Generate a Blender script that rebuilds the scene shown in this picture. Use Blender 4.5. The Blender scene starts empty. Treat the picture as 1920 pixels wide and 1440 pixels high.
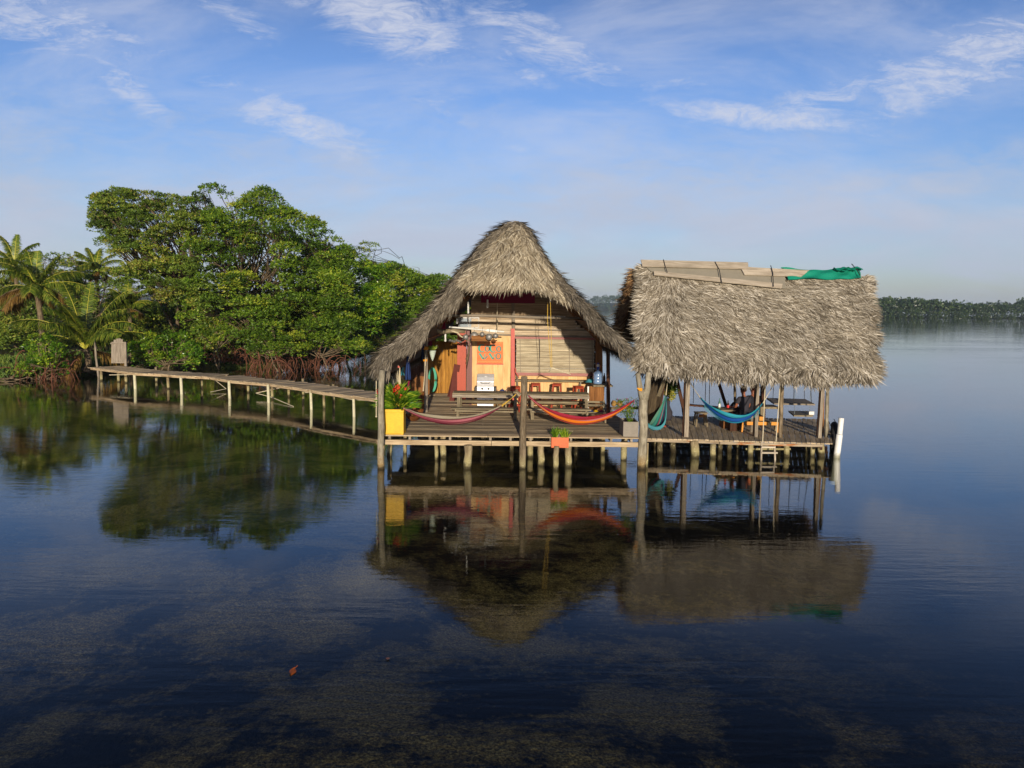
import bpy, math, random
import numpy as np
from mathutils import Matrix, Vector
R = math.radians
random.seed(7); rng = np.random.default_rng(11)
S = bpy.context.scene
col = S.collection

# ---------------------------------------------------------------- camera
F = 1478.0; H = 4.2
cd = bpy.data.cameras.new('camera'); cam = bpy.data.objects.new('camera', cd); col.objects.link(cam)
cd.sensor_width = 36; cd.lens = 36 * F / 1920; cd.clip_end = 20000; cd.clip_start = .1
CM = Matrix.Rotation(R(90 - 5.56), 4, 'X') @ Matrix.Rotation(R(0.66), 4, 'Z')
cam.matrix_world = Matrix.Translation((0, 0, H)) @ CM
S.camera = cam
S.render.resolution_x = 1024; S.render.resolution_y = 768

# ---------------------------------------------------------------- light and sky
EL = 8.2
sun = bpy.data.lights.new('sun', 'SUN'); sun.energy = 5.0; sun.angle = R(.55); sun.color = (1, .87, .69)
so = bpy.data.objects.new('sun', sun); col.objects.link(so)
sd = Vector((math.sin(R(3.5)) * math.cos(R(EL)), -math.cos(R(3.5)) * math.cos(R(EL)), math.sin(R(EL))))
so.rotation_euler = sd.to_track_quat('Z', 'Y').to_euler()
so.location = (3, -20, 20)
S.view_settings.view_transform = 'Standard'; S.view_settings.look = 'None'
S.view_settings.exposure = 0.0; S.view_settings.gamma = 1
W = bpy.data.worlds.new('World'); S.world = W; W.use_nodes = True
def build_world():
    nt = W.node_tree; N = nt.nodes; L = nt.links; N.clear()
    out = N.new('ShaderNodeOutputWorld'); bg = N.new('ShaderNodeBackground'); bg.inputs[1].default_value = .105
    sky = N.new('ShaderNodeTexSky'); sky.sky_type = 'NISHITA'; sky.sun_disc = False
    sky.sun_elevation = R(EL); sky.sun_rotation = R(176.5); sky.air_density = 1.0; sky.dust_density = .6; sky.ozone_density = 2.2
    tc = N.new('ShaderNodeTexCoord'); sp = N.new('ShaderNodeSeparateXYZ'); L.new(tc.outputs['Generated'], sp.inputs[0])
    def m(op, a, b=None, c=None, clamp=False):
        n = N.new('ShaderNodeMath'); n.operation = op; n.use_clamp = clamp
        for i, v in enumerate((a, b, c)):
            if v is None: continue
            if isinstance(v, (int, float)): n.inputs[i].default_value = v
            else: L.new(v, n.inputs[i])
        return n.outputs[0]
    z = m('MAXIMUM', sp.outputs[2], 0.0)
    ya = m('MAXIMUM', m('ABSOLUTE', sp.outputs[1]), .02)
    A_ = m('DIVIDE', sp.outputs[0], ya); E_ = m('DIVIDE', z, ya)      # bearing and height of the sky direction
    cb = N.new('ShaderNodeCombineXYZ'); L.new(A_, cb.inputs[0]); L.new(E_, cb.inputs[1])
    def mapping(loc, rot, sc, typ):
        mp = N.new('ShaderNodeMapping'); mp.vector_type = typ; mp.inputs['Location'].default_value = loc
        mp.inputs['Rotation'].default_value[2] = R(rot); mp.inputs['Scale'].default_value = sc; L.new(cb.outputs[0], mp.inputs[0]); return mp.outputs[0]
    def noise(rot, sc, scale, detail, rough, dist=0., off=(0, 0, 0)):
        n = N.new('ShaderNodeTexNoise'); n.inputs['Scale'].default_value = scale; n.inputs['Detail'].default_value = detail
        n.inputs['Roughness'].default_value = rough; n.inputs['Distortion'].default_value = dist
        L.new(mapping(off, rot, sc, 'POINT'), n.inputs[0]); return n.outputs[0]
    def rampf(x, a, b, c=1.0):
        mr = N.new('ShaderNodeMapRange'); mr.interpolation_type = 'SMOOTHSTEP'
        mr.inputs[1].default_value = a; mr.inputs[2].default_value = b; mr.inputs[4].default_value = c
        L.new(x, mr.inputs[0]); return mr.outputs[0]
    def bank(cx, cy, w, h, rot, k):
        """soft elliptical cloud field centred on photo direction (cx, cy)"""
        v = N.new('ShaderNodeVectorMath'); v.operation = 'LENGTH'
        L.new(mapping(((cx - 960) / 1478, (576 - cy) / 1478, 0), rot, (w / 1478, h / 1478, 1), 'TEXTURE'), v.inputs[0])
        return rampf(v.outputs[1], 1.25, .1, k)
    ripple = noise(21, (9, 30, 1), 2.6, 6, .72, 1.4); ripple2 = noise(-15, (9, 30, 1), 2.6, 6, .72, 1.4); ripple3 = noise(5, (14, 26, 1), 2.6, 6, .7, 1.2)                   # fine cross-ripples of cirrus
    strk = noise(22, (3.0, 10.0, 1), 3.6, 10, .72, .9)                  # fibres falling to the right
    strk2 = noise(-14, (3.0, 11.0, 1), 3.4, 10, .72, .9, (3, 1, 0))
    puff = noise(8, (2.6, 7.0, 1), 4.2, 10, .68, .5, (5, 2, 0))
    def field(banks, tex, lo, hi, ripple=ripple):
        t = None
        for b in banks:
            q = bank(*b); t = q if t is None else m('MAXIMUM', t, q)
        th = m('SUBTRACT', hi, m('MULTIPLY', t, hi - lo))
        return m('MULTIPLY', m('MULTIPLY', rampf(m('SUBTRACT', tex, th), -.03, .24), t), m('ADD', m('MULTIPLY', rampf(ripple, .30, .66), .60), .46), clamp=True)
    c1 = field([(110, 75, 330, 95, -14, .9), (260, 190, 170, 50, -42, .8), (560, 245, 280, 60, -22, .95), (720, 55, 360, 100, -22, 1.0), (1000, 95, 320, 75, -22, .9), (430, 40, 220, 60, -35, .7), (880, 230, 260, 50, -16, .6)], strk, .30, .62)
    c2 = field([(1780, 120, 420, 110, 20, .95), (1540, 190, 280, 60, 16, .85), (1920, 30, 160, 60, 10, .6), (1340, 235, 200, 34, 0, .5)], strk2, .30, .62, ripple2)
    c3 = field([(975, 150, 80, 30, -20, .9), (1420, 225, 300, 38, -5, 1.0), (1270, 165, 130, 22, 5, .6), (1600, 250, 150, 20, -8, .6), (880, 130, 60, 20, 0, .6), (1000, 290, 420, 22, -5, .5), (1300, 300, 300, 30, -5, .5)], puff, .31, .60, ripple3)
    cir = m('MAXIMUM', m('MAXIMUM', c1, c2), c3)
    wisp = m('MULTIPLY', rampf(noise(18, (1.4, 5.0, 1), 2.0, 8, .62, .5, (9, 4, 0)), .40, .74), m('MULTIPLY', rampf(E_, .50, .36), .55))
    cir = m('MAXIMUM', cir, wisp)
    lowb = rampf(m('ADD', E_, m('MULTIPLY', m('SUBTRACT', puff, .5), .26)), .27, .09)
    lowf = rampf(m('ADD', E_, m('MULTIPLY', m('SUBTRACT', strk2, .5), .05)), .13, .0)
    soft = noise(6, (1.5, 5.0, 1), 2.4, 7, .55, .4, (2, 7, 0))
    veil = m('ADD', m('MULTIPLY', m('MULTIPLY', lowb, rampf(soft, .32, .62)), .60), m('MULTIPLY', lowb, .34))
    veil = m('SUBTRACT', veil, m('MULTIPLY', lowf, .12))
    veil = m('MULTIPLY', veil, 1.0, clamp=True)
    hs = N.new('ShaderNodeHueSaturation'); hs.inputs['Saturation'].default_value = 1.0; hs.inputs['Value'].default_value = 1.0
    L.new(sky.outputs[0], hs.inputs['Color'])
    tint = N.new('ShaderNodeMix'); tint.data_type = 'RGBA'; tint.blend_type = 'MULTIPLY'; tint.inputs[0].default_value = 1
    tint.inputs[7].default_value = SKYTINT; L.new(hs.outputs[0], tint.inputs[6])
    dk = N.new('ShaderNodeMix'); dk.data_type = 'RGBA'; dk.blend_type = 'MULTIPLY'; L.new(rampf(z, .24, .56), dk.inputs[0]); dk.inputs[7].default_value = (.24, .25, .30, 1); L.new(tint.outputs[2], dk.inputs[6])
    vm = N.new('ShaderNodeMix'); vm.data_type = 'RGBA'; L.new(veil, vm.inputs[0]); L.new(dk.outputs[2], vm.inputs[6]); vm.inputs[7].default_value = VEILC
    mix = N.new('ShaderNodeMix'); mix.data_type = 'RGBA'; L.new(m('MULTIPLY', cir, m('SUBTRACT', .82, m('MULTIPLY', veil, .3))), mix.inputs[0]); L.new(vm.outputs[2], mix.inputs[6])
    mix.inputs[7].default_value = CLOUDC
    L.new(mix.outputs[2], bg.inputs[0]); L.new(bg.outputs[0], out.inputs[0])
SKYTINT = (1.08, 1.2, 1.75, 1); CLOUDC = (6.1, 6.4, 7.5, 1); VEILC = (4.75, 5.25, 6.5, 1)
build_world()

# ---------------------------------------------------------------- pixel helpers (photo pixels at a real distance)
M3 = CM.to_3x3()
def ray(px, py):
    return M3 @ Vector(((px - 960) / F, -(py - 720) / F, -1))
def P(px, py, d):
    r = ray(px, py); k = d / r.y; return Vector((r.x * k, d, H + r.z * k))
def G(px, py, z):
    r = ray(px, py); k = (z - H) / r.z; return Vector((r.x * k, r.y * k, z))
def Q(px, py, o, n, off=0):
    r = ray(px, py); c = Vector((0, 0, H)); k = (Vector(o) - c).dot(n) / r.dot(n)
    return c + r * k + Vector(n) * off
def PX(d): return d / F      # metres per photo pixel at distance d
ZD = .83

# ---------------------------------------------------------------- mesh builder
class MB:
    def __init__(s): s.v = []; s.f = []; s.r = []; s.u = []; s.m = []
    def _add(s, vs, fs, us, r=None, mi=0):
        k = len(s.v); r = random.random() if r is None else r
        s.v += [tuple(x) for x in vs]; s.f += [tuple(i + k for i in f) for f in fs]
        s.r += [r] * len(vs); s.u += us; s.m += [mi] * len(fs)
    def bar(s, a, b, w, h, up=(0, 0, 1), r=None, mi=0, jit=0):
        """box from a to b, w across, h along up"""
        a = Vector(a); b = Vector(b); d = b - a; Ln = d.length; x = d.normalized(); up = Vector(up)
        if abs(x.dot(up)) > .98: up = Vector((0, 1, 0))
        y = up.cross(x).normalized(); z = x.cross(y)
        vs = []; us = []
        for t, p in ((0, a), (1, b)):
            for (i, j) in ((-1, -1), (1, -1), (1, 1), (-1, 1)):
                q = p + y * (i * w / 2) + z * (j * h / 2)
                if jit: q += Vector((random.uniform(-jit, jit), random.uniform(-jit, jit), random.uniform(-jit, jit)))
                vs.append(q); us.append((t * Ln, i * w / 2, j * h / 2))
        s._add(vs, [(3, 2, 1, 0), (4, 5, 6, 7), (0, 1, 5, 4), (1, 2, 6, 5), (2, 3, 7, 6), (3, 0, 4, 7)], us, r, mi)
    def box(s, x0, x1, y0, y1, z0, z1, r=None, mi=0):
        L = (x1 - x0, y1 - y0, z1 - z0); k = L.index(max(L))
        if k == 0: s.bar((x0, (y0 + y1) / 2, (z0 + z1) / 2), (x1, (y0 + y1) / 2, (z0 + z1) / 2), y1 - y0, z1 - z0, r=r, mi=mi)
        elif k == 1: s.bar(((x0 + x1) / 2, y0, (z0 + z1) / 2), ((x0 + x1) / 2, y1, (z0 + z1) / 2), x1 - x0, z1 - z0, r=r, mi=mi)
        else: s.bar(((x0 + x1) / 2, (y0 + y1) / 2, z0), ((x0 + x1) / 2, (y0 + y1) / 2, z1), x1 - x0, y1 - y0, up=(0, 1, 0), r=r, mi=mi)
    def tube(s, pts, rad, n=8, r=None, mi=0, rough=0, cap=True):
        pts = [Vector(p) for p in pts]
        if isinstance(rad, (int, float)): rad = [rad] * len(pts)
        vs = []; us = []; L = 0
        ref = Vector((0, 0, 1)) if abs((pts[-1] - pts[0]).normalized().z) < .8 else Vector((1, 0, 0))
        for i, p in enumerate(pts):
            t = (pts[min(i + 1, len(pts) - 1)] - pts[max(i - 1, 0)])
            t = t.normalized() if t.length > 1e-9 else Vector((0, 0, 1))
            a = t.cross(ref).normalized(); b = t.cross(a)
            if i: L += (p - pts[i - 1]).length
            for k in range(n):
                th = 2 * math.pi * k / n; rr = rad[i] * (1 + random.uniform(-rough, rough))
                vs.append(p + a * math.cos(th) * rr + b * math.sin(th) * rr)
                us.append((L, math.cos(th) * rad[i], math.sin(th) * rad[i]))
        fs = []
        for i in range(len(pts) - 1):
            for k in range(n):
                fs.append((i * n + k, i * n + (k + 1) % n, (i + 1) * n + (k + 1) % n, (i + 1) * n + k))
        if cap:
            fs.append(tuple(range(n - 1, -1, -1))); fs.append(tuple(range((len(pts) - 1) * n, len(pts) * n)))
        s._add(vs, fs, us, r, mi)
    def lathe(s, c, prof, n=16, axis='Z', r=None, mi=0):
        c = Vector(c); vs = []; us = []
        for (rr, z) in prof:
            for k in range(n):
                th = 2 * math.pi * k / n
                if axis == 'Z': v = Vector((rr * math.cos(th), rr * math.sin(th), z))
                elif axis == 'Y': v = Vector((rr * math.cos(th), z, rr * math.sin(th)))
                else: v = Vector((z, rr * math.cos(th), rr * math.sin(th)))
                vs.append(c + v); us.append((z, v.x, v.y))
        fs = [(i * n + k, i * n + (k + 1) % n, (i + 1) * n + (k + 1) % n, (i + 1) * n + k) for i in range(len(prof) - 1) for k in range(n)]
        fs.append(tuple(range(n - 1, -1, -1))); fs.append(tuple(range((len(prof) - 1) * n, len(prof) * n)))
        s._add(vs, fs, us, r, mi)
    def ball(s, c, rx, ry=None, rz=None, n=10, r=None, mi=0, rough=0):
        ry = ry or rx; rz = rz or rx; c = Vector(c); vs = []; us = []
        for i in range(n + 1):
            ph = math.pi * i / n
            for k in range(n * 2):
                th = math.pi * k / n; q = 1 + random.uniform(-rough, rough)
                o = Vector((math.sin(ph) * math.cos(th) * rx * q, math.sin(ph) * math.sin(th) * ry * q, math.cos(ph) * rz * q))
                vs.append(c + o); us.append(tuple(o))
        m2 = n * 2
        fs = [(i * m2 + k, (i + 1) * m2 + k, (i + 1) * m2 + (k + 1) % m2, i * m2 + (k + 1) % m2) for i in range(n) for k in range(m2)]
        s._add(vs, fs, us, r, mi)
    def grid(s, fn, nu, nv, r=None, mi=0):
        vs = []; us = []
        for i in range(nu + 1):
            for j in range(nv + 1):
                p = fn(i / nu, j / nv); vs.append(p); us.append((i / nu, j / nv, 0))
        fs = [(i * (nv + 1) + j, (i + 1) * (nv + 1) + j, (i + 1) * (nv + 1) + j + 1, i * (nv + 1) + j + 1) for i in range(nu) for j in range(nv)]
        s._add(vs, fs, us, r, mi)
    def poly(s, pts, th, nrm, r=None, mi=0):
        """prism: polygon pts extruded by th along nrm"""
        n = len(pts); nrm = Vector(nrm); pts = [Vector(p) for p in pts]
        vs = pts + [p + nrm * th for p in pts]
        o = pts[0]; us = [tuple(p - o) for p in vs]
        fs = [tuple(range(n)), tuple(range(2 * n - 1, n - 1, -1))] + [(i, i + n, (i + 1) % n + n, (i + 1) % n) for i in range(n)]
        s._add(vs, fs, us, r, mi)
    def build(s, name, mats, parent=None, smooth=False, bevel=0):
        o = link_mesh(name, np.array(s.v, dtype=np.float64), s.f, np.array(s.r), np.array(s.u), mats, parent, smooth, s.m)
        if bevel:
            b = o.modifiers.new('bevel', 'BEVEL'); b.width = bevel; b.segments = 2; b.limit_method = 'ANGLE'
        return o

def wloc(o):
    v = Vector((0, 0, 0))
    while o: v += o.location; o = o.parent
    return v
def link_mesh(name, v, f, r, u, mats, parent, smooth=False, mi=None):
    me = bpy.data.meshes.new(name)
    off = np.array(wloc(parent)) if parent else np.zeros(3)
    v = v - off
    me.from_pydata(v.tolist(), [], f if isinstance(f, list) else f.tolist())
    a = me.attributes.new('rnd', 'FLOAT', 'POINT'); a.data.foreach_set('value', r.astype(np.float32))
    if u is not None:
        a = me.attributes.new('uvw', 'FLOAT_VECTOR', 'POINT'); a.data.foreach_set('vector', u.astype(np.float32).ravel())
    if not isinstance(mats, (list, tuple)): mats = [mats]
    for m in mats: me.materials.append(m)
    if mi is not None and len(mats) > 1: me.polygons.foreach_set('material_index', np.array(mi, dtype=np.int32))
    if smooth: me.shade_smooth()
    me.update()
    o = bpy.data.objects.new(name, me); col.objects.link(o)
    if parent: o.parent = parent
    return o
def tag(o, label, cat, group=None, kind=None):
    if label: o['label'] = label
    if cat: o['category'] = cat
    if group: o['group'] = group
    if kind: o['kind'] = kind
    return o
def thing(name, label, cat, loc, group=None):
    o = bpy.data.objects.new(name, None); col.objects.link(o); o.location = loc; o.empty_display_size = .2
    return tag(o, label, cat, group)
def single(mb, name, mat, label, cat, group=None, **k):
    """one-mesh thing; origin moved to its base"""
    v = np.array(mb.v); c = Vector(((v[:, 0].min() + v[:, 0].max()) / 2, (v[:, 1].min() + v[:, 1].max()) / 2, v[:, 2].min()))
    mb.v = [tuple(Vector(p) - c) for p in mb.v]
    o = mb.build(name, mat, None, **k); o.location = c
    return tag(o, label, cat, group)

# ---------------------------------------------------------------- materials
def lin(h, k=1.0):
    h = h.lstrip('#'); c = [int(h[i:i + 2], 16) / 255 for i in (0, 2, 4)]
    return tuple((x / 12.92 if x <= .04045 else ((x + .055) / 1.055) ** 2.4) * k for x in c) + (1,)
class NT:
    def __init__(s, name):
        s.mat = bpy.data.materials.new(name); s.mat.use_nodes = True; s.n = s.mat.node_tree.nodes; s.l = s.mat.node_tree.links
        s.n.clear(); s.out = s.n.new('ShaderNodeOutputMaterial')
    def new(s, t, **k):
        n = s.n.new(t)
        for a, b in k.items(): setattr(n, a, b)
        return n
    def set(s, sock, v):
        if hasattr(v, 'is_output') or isinstance(v, bpy.types.NodeSocket): s.l.new(v, sock)
        else: sock.default_value = v
    def attr(s, name, o='Fac'):
        n = s.new('ShaderNodeAttribute'); n.attribute_name = name; return n.outputs[o]
    def coord(s, k='Object'): return s.new('ShaderNodeTexCoord').outputs[k]
    def mapv(s, v, sc=(1, 1, 1), loc=(0, 0, 0), rot=(0, 0, 0)):
        n = s.new('ShaderNodeMapping'); s.l.new(v, n.inputs[0]); n.inputs['Scale'].default_value = sc
        s.set(n.inputs['Location'], loc); n.inputs['Rotation'].default_value = rot; return n.outputs[0]
    def noise(s, v, scale, detail=4, rough=.55, dist=0):
        n = s.new('ShaderNodeTexNoise'); s.l.new(v, n.inputs[0]); n.inputs['Scale'].default_value = scale
        n.inputs['Detail'].default_value = detail; n.inputs['Roughness'].default_value = rough; n.inputs['Distortion'].default_value = dist
        return n.outputs[0]
    def math(s, op, a, b=0.0, clamp=False):
        n = s.new('ShaderNodeMath', operation=op, use_clamp=clamp); s.set(n.inputs[0], a); s.set(n.inputs[1], b); return n.outputs[0]
    def ramp(s, x, stops):
        n = s.new('ShaderNodeValToRGB'); s.l.new(x, n.inputs[0]); e = n.color_ramp.elements
        while len(e) < len(stops): e.new(.5)
        for i, (p, c) in enumerate(stops):
            e[i].position = p; e[i].color = c if len(c) == 4 else tuple(c) + (1,)
        return n.outputs[0]
    def mr(s, x, a, b, c=0.0, d=1.0):
        n = s.new('ShaderNodeMapRange'); s.l.new(x, n.inputs[0])
        for i, v in zip((1, 2, 3, 4), (a, b, c, d)): n.inputs[i].default_value = v
        return n.outputs[0]
    def mix(s, f, a, b, bt='MIX'):
        n = s.new('ShaderNodeMix', data_type='RGBA', blend_type=bt); s.set(n.inputs[0], f); s.set(n.inputs[6], a); s.set(n.inputs[7], b); return n.outputs[2]
    def bump(s, h, st=.3, d=.02):
        n = s.new('ShaderNodeBump'); n.inputs['Strength'].default_value = st; n.inputs['Distance'].default_value = d; s.l.new(h, n.inputs['Height']); return n.outputs[0]
    def princ(s, colr, rough=.8, nrm=None, spec=.3, metal=0, **k):
        n = s.new('ShaderNodeBsdfPrincipled'); s.set(n.inputs['Base Color'], colr); s.set(n.inputs['Roughness'], rough)
        n.inputs['Specular IOR Level'].default_value = spec; n.inputs['Metallic'].default_value = metal
        if nrm is not None: s.l.new(nrm, n.inputs['Normal'])
        for a, b in k.items(): s.set(n.inputs[a], b)
        return n
    def done(s, sh): s.l.new(sh.outputs[0], s.out.inputs[0]); return s.mat
def wood(name, a, b, c, grain=1.0, var=1.0, rough=.85, stain=None, bumpk=.35):
    t = NT(name); uv = t.attr('uvw', 'Vector'); r = t.attr('rnd')
    add = t.new('ShaderNodeVectorMath', operation='ADD'); t.l.new(uv, add.inputs[0])
    cb = t.new('ShaderNodeCombineXYZ'); rr = t.math('MULTIPLY', r, 37.0)
    for i in range(3): t.l.new(rr, cb.inputs[i])
    t.l.new(cb.outputs[0], add.inputs[1]); v = add.outputs[0]
    g = t.noise(t.mapv(v, (1.6, 28 * grain, 28 * grain)), 1.0, 6, .65, .4)
    blot = t.noise(t.mapv(v, (1.2, 5, 5)), 1.0, 4, .6)
    colr = t.ramp(g, [(.30, c), (.50, a), (.72, b)])
    val = t.math('ADD', t.math('MULTIPLY', r, .5 * var), 1 - .25 * var)
    val = t.math('MULTIPLY', val, t.mr(blot, .25, .75, .78, 1.18))
    hs = t.new('ShaderNodeHueSaturation'); t.l.new(colr, hs.inputs['Color']); t.l.new(val, hs.inputs['Value'])
    cc = hs.outputs[0]
    if stain: cc = t.mix(t.mr(blot, .57, .64, 0, .85), cc, stain)
    return t.done(t.princ(cc, rough, t.bump(g, bumpk, .01), .25))
def paint(name, c, var=.12, rough=.5, dirt=.25, scale=3.0, spec=.4):
    t = NT(name); v = t.coord(); n = t.noise(v, scale, 5, .6); f = t.noise(v, scale * 9, 4, .6)
    dk = tuple(x * .45 for x in c[:3]) + (1,)
    cc = t.mix(t.mr(n, .45, .8, 0, dirt), c, dk); hs = t.new('ShaderNodeHueSaturation'); t.l.new(cc, hs.inputs['Color'])
    t.l.new(t.mr(f, .3, .7, 1 - var, 1 + var), hs.inputs['Value'])
    return t.done(t.princ(hs.outputs[0], rough, t.bump(f, .12, .004), spec))
def bark(name, a, b, c, scale=1.0, base=None):
    t = NT(name); uv = t.attr('uvw', 'Vector'); r = t.attr('rnd')
    n = t.noise(t.mapv(uv, (3 * scale, 22 * scale, 22 * scale)), 1, 6, .65, .5); n2 = t.noise(t.coord(), 4.5 * scale, 5, .6)
    cc = t.ramp(n, [(.3, c), (.5, a), (.72, b)])
    hs = t.new('ShaderNodeHueSaturation'); t.l.new(cc, hs.inputs['Color'])
    t.l.new(t.math('MULTIPLY', t.mr(n2, .3, .7, .7, 1.25), t.mr(r, 0, 1, .8, 1.15)), hs.inputs['Value'])
    cc = hs.outputs[0]
    if base is not None:   # pale barnacle crust and dark wet band near the water line (grown on the wood)
        pos = t.new('ShaderNodeNewGeometry').outputs['Position']; sp = t.new('ShaderNodeSeparateXYZ'); t.l.new(pos, sp.inputs[0])
        hgt = t.math('ADD', sp.outputs[2], t.math('MULTIPLY', n2, .35))
        cc = t.mix(t.mr(hgt, .60, .34, 0, .75), cc, base); cr = t.noise(t.coord(), 26, 4, .7); cc = t.mix(t.math('MULTIPLY', t.mr(cr, .55, .68), t.mr(hgt, .62, .38)), cc, lin('#c9c3a4'))
        cc = t.mix(t.mr(hgt, .33, .22, 0, .9), cc, lin('#2b2417'))
    return t.done(t.princ(cc, .9, t.bump(n, .6, .02), .2))
def thatch_mat(name, cols):
    t = NT(name); r = t.attr('rnd'); v = t.coord()
    n = t.noise(v, 1.1, 4, .6); m = t.noise(v, 30, 2, .5)
    cc = t.ramp(r, cols)
    hs = t.new('ShaderNodeHueSaturation'); t.l.new(cc, hs.inputs['Color'])
    t.l.new(t.math('MULTIPLY', t.math('MULTIPLY', t.mr(n, .3, .7, .70, 1.2), t.mr(t.noise(t.mapv(v, (.8, 1, 1.6), loc=(4, 2, 1)), .9, 5, .65), .56, .72, 1, .62)), t.mr(m, .3, .7, .85, 1.12)), hs.inputs['Value'])
    return t.done(t.princ(hs.outputs[0], .75, None, .25))
def leafm(name, cols, trans=.35, rough=.4, spec=.5):
    t = NT(name); r = t.attr('rnd'); v = t.coord()
    n = t.noise(v, .55, 3, .6)
    cc = t.ramp(r, cols); hs = t.new('ShaderNodeHueSaturation'); t.l.new(cc, hs.inputs['Color']); t.l.new(t.mr(n, .3, .7, .72, 1.25), hs.inputs['Value'])
    p = t.princ(hs.outputs[0], rough, None, spec)
    tr = t.new('ShaderNodeBsdfTranslucent'); t.l.new(hs.outputs[0], tr.inputs[0])
    mx = t.new('ShaderNodeMixShader'); mx.inputs[0].default_value = trans; t.l.new(p.outputs[0], mx.inputs[1]); t.l.new(tr.outputs[0], mx.inputs[2])
    return t.done(mx)
def fabric(name, stripes, across=1, rough=.85, scale=1.0):
    """woven cloth, stripes run along the cloth; uvw.y goes 0..1 across it"""
    t = NT(name); uv = t.attr('uvw', 'Vector'); sp = t.new('ShaderNodeSeparateXYZ'); t.l.new(uv, sp.inputs[0])
    w = t.noise(t.mapv(uv, (4, 60, 1)), 1, 3, .6)
    r = t.ramp(sp.outputs[across], stripes)
    for n in t.n:
        if n.type == 'VALTORGB': n.color_ramp.interpolation = 'CONSTANT'
    hs = t.new('ShaderNodeHueSaturation'); t.l.new(r, hs.inputs['Color']); t.l.new(t.mr(w, .3, .7, .8, 1.15), hs.inputs['Value'])
    return t.done(t.princ(hs.outputs[0], rough, t.bump(w, .5, .01), .15))
def plain(name, c, rough=.5, metal=0, spec=.4, **k):
    t = NT(name); n = t.noise(t.coord(), 12, 3, .5); hs = t.new('ShaderNodeHueSaturation'); hs.inputs['Color'].default_value = c
    t.l.new(t.mr(n, .3, .7, .93, 1.06), hs.inputs['Value'])
    return t.done(t.princ(hs.outputs[0], rough, None, spec, metal, **k))

M = {}
M['deck'] = wood('deck_boards', lin('#a08e72'), lin('#bba98b'), lin('#7b6a52'), .9, 1.1)
M['deck2'] = wood('deck_boards_grey', lin('#b09d80'), lin('#cbb998'), lin('#88765d'), .9, .9)
M['beam'] = wood('pale_beam', lin('#b39d7d'), lin('#cdb997'), lin('#7d684c'), 1, .4, stain=lin('#6e5433'))
M['beamrust'] = wood('rust_stained_beam', lin('#a3937c'), lin('#c1b398'), lin('#7a674f'), 1, .4, stain=lin('#9c5a1f'))
M['grey_wood'] = wood('weathered_grey_wood', lin('#8a7f70'), lin('#a99e8c'), lin('#5d5346'), 1, .5)
M['bench_wood'] = wood('weathered_bench_wood', lin('#7f735c'), lin('#a09377'), lin('#554a38'), 1, .6)
M['brown_wood'] = wood('brown_wood', lin('#80552f'), lin('#9b6c3f'), lin('#56351b'), 1, .4)
M['lit_wood'] = wood('golden_plank_wall', lin('#a0712f'), lin('#bd8b40'), lin('#6e4519'), 1, .5)
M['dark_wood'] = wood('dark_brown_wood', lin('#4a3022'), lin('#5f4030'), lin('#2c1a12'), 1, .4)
M['loft'] = wood('weathered_slat_wall', lin('#a48e72'), lin('#c2ac8e'), lin('#6a5642'), 1.2, .9)
M['sunlit_loft'] = wood('sunlit_slat_wall', lin('#c4b196'), lin('#d6c6ac'), lin('#927e63'), 1.0, .5)  # paler copy of the loft slats: sunlight below the hip's shadow, put into colour
M['blind'] = wood('bleached_bamboo_blind', lin('#b3a68b'), lin('#cfc3a7'), lin('#80715a'), 1.4, .8)
M['cream'] = wood('cream_painted_planks', lin('#dcb37c'), lin('#e4be89'), lin('#c99f69'), .5, .35, .7, bumpk=.1)
M['pink'] = paint('dusty_pink_paint', lin('#94544c'), .12)
M['maroon'] = paint('faded_maroon_paint', lin('#6f3c36'), .15)
M['redpost'] = paint('coral_red_paint', lin('#b9483a'), .1)
M['orange_door'] = paint('orange_red_paint', lin('#a93a0e'), .1)
M['stool_red'] = wood('red_stained_wood', lin('#9c3a1e'), lin('#b34a28'), lin('#6d2412'), 1, .3, .6)
M['yellow'] = paint('yellow_paint', lin('#e0b010'), .10, .5, .4)
M['orange'] = paint('orange_paint', lin('#d0683a'), .12, .6, .4)
M['yellow_orange'] = paint('yellow_orange_paint', lin('#d08a28'), .08, .6, .2)
M['sign'] = paint('sign_orange', lin('#dc7238'), .06, .6, .1)
M['teal'] = plain('teal_lettering', lin('#2f9a86'), .6)
M['slate'] = plain('slate_outline', lin('#3f7f74'), .6)
M['olive'] = plain('olive_border', lin('#a8924a'), .6)
M['post'] = bark('mottled_log_bark', lin('#7a6b55'), lin('#a0917a'), lin('#4f4332'), 1.0, lin('#8f8560'))
M['post_pale'] = bark('pale_lichen_bark', lin('#8f8774'), lin('#b1a994'), lin('#665d4c'), 1.0, lin('#8a6f3f'))
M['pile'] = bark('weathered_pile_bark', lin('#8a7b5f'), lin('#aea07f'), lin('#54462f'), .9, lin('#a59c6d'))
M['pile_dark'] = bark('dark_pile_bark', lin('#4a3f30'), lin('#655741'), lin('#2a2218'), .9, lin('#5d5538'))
M['white_pile'] = paint('white_painted_post', lin('#cfc9a8'), .14, .6, .6, 6)
def pvc():
    t = NT('white_pvc'); v = t.coord(); sp = t.new('ShaderNodeSeparateXYZ'); t.l.new(t.new('ShaderNodeNewGeometry').outputs['Position'], sp.inputs[0]); n = t.noise(v, 8, 5, .6)
    c = t.mix(t.mr(n, .5, .75, 0, .35), lin('#e6e6e2'), lin('#a8a48c')); h = t.math('ADD', sp.outputs[2], t.math('MULTIPLY', n, .18))
    c = t.mix(t.mr(h, .24, .14, 0, .75), c, lin('#6f6d44')); return t.done(t.princ(c, .4, t.bump(n, .1, .01)))
M['pvc'] = pvc()
M['rope'] = plain('pale_rope', lin('#c9bda0'), .9)
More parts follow.
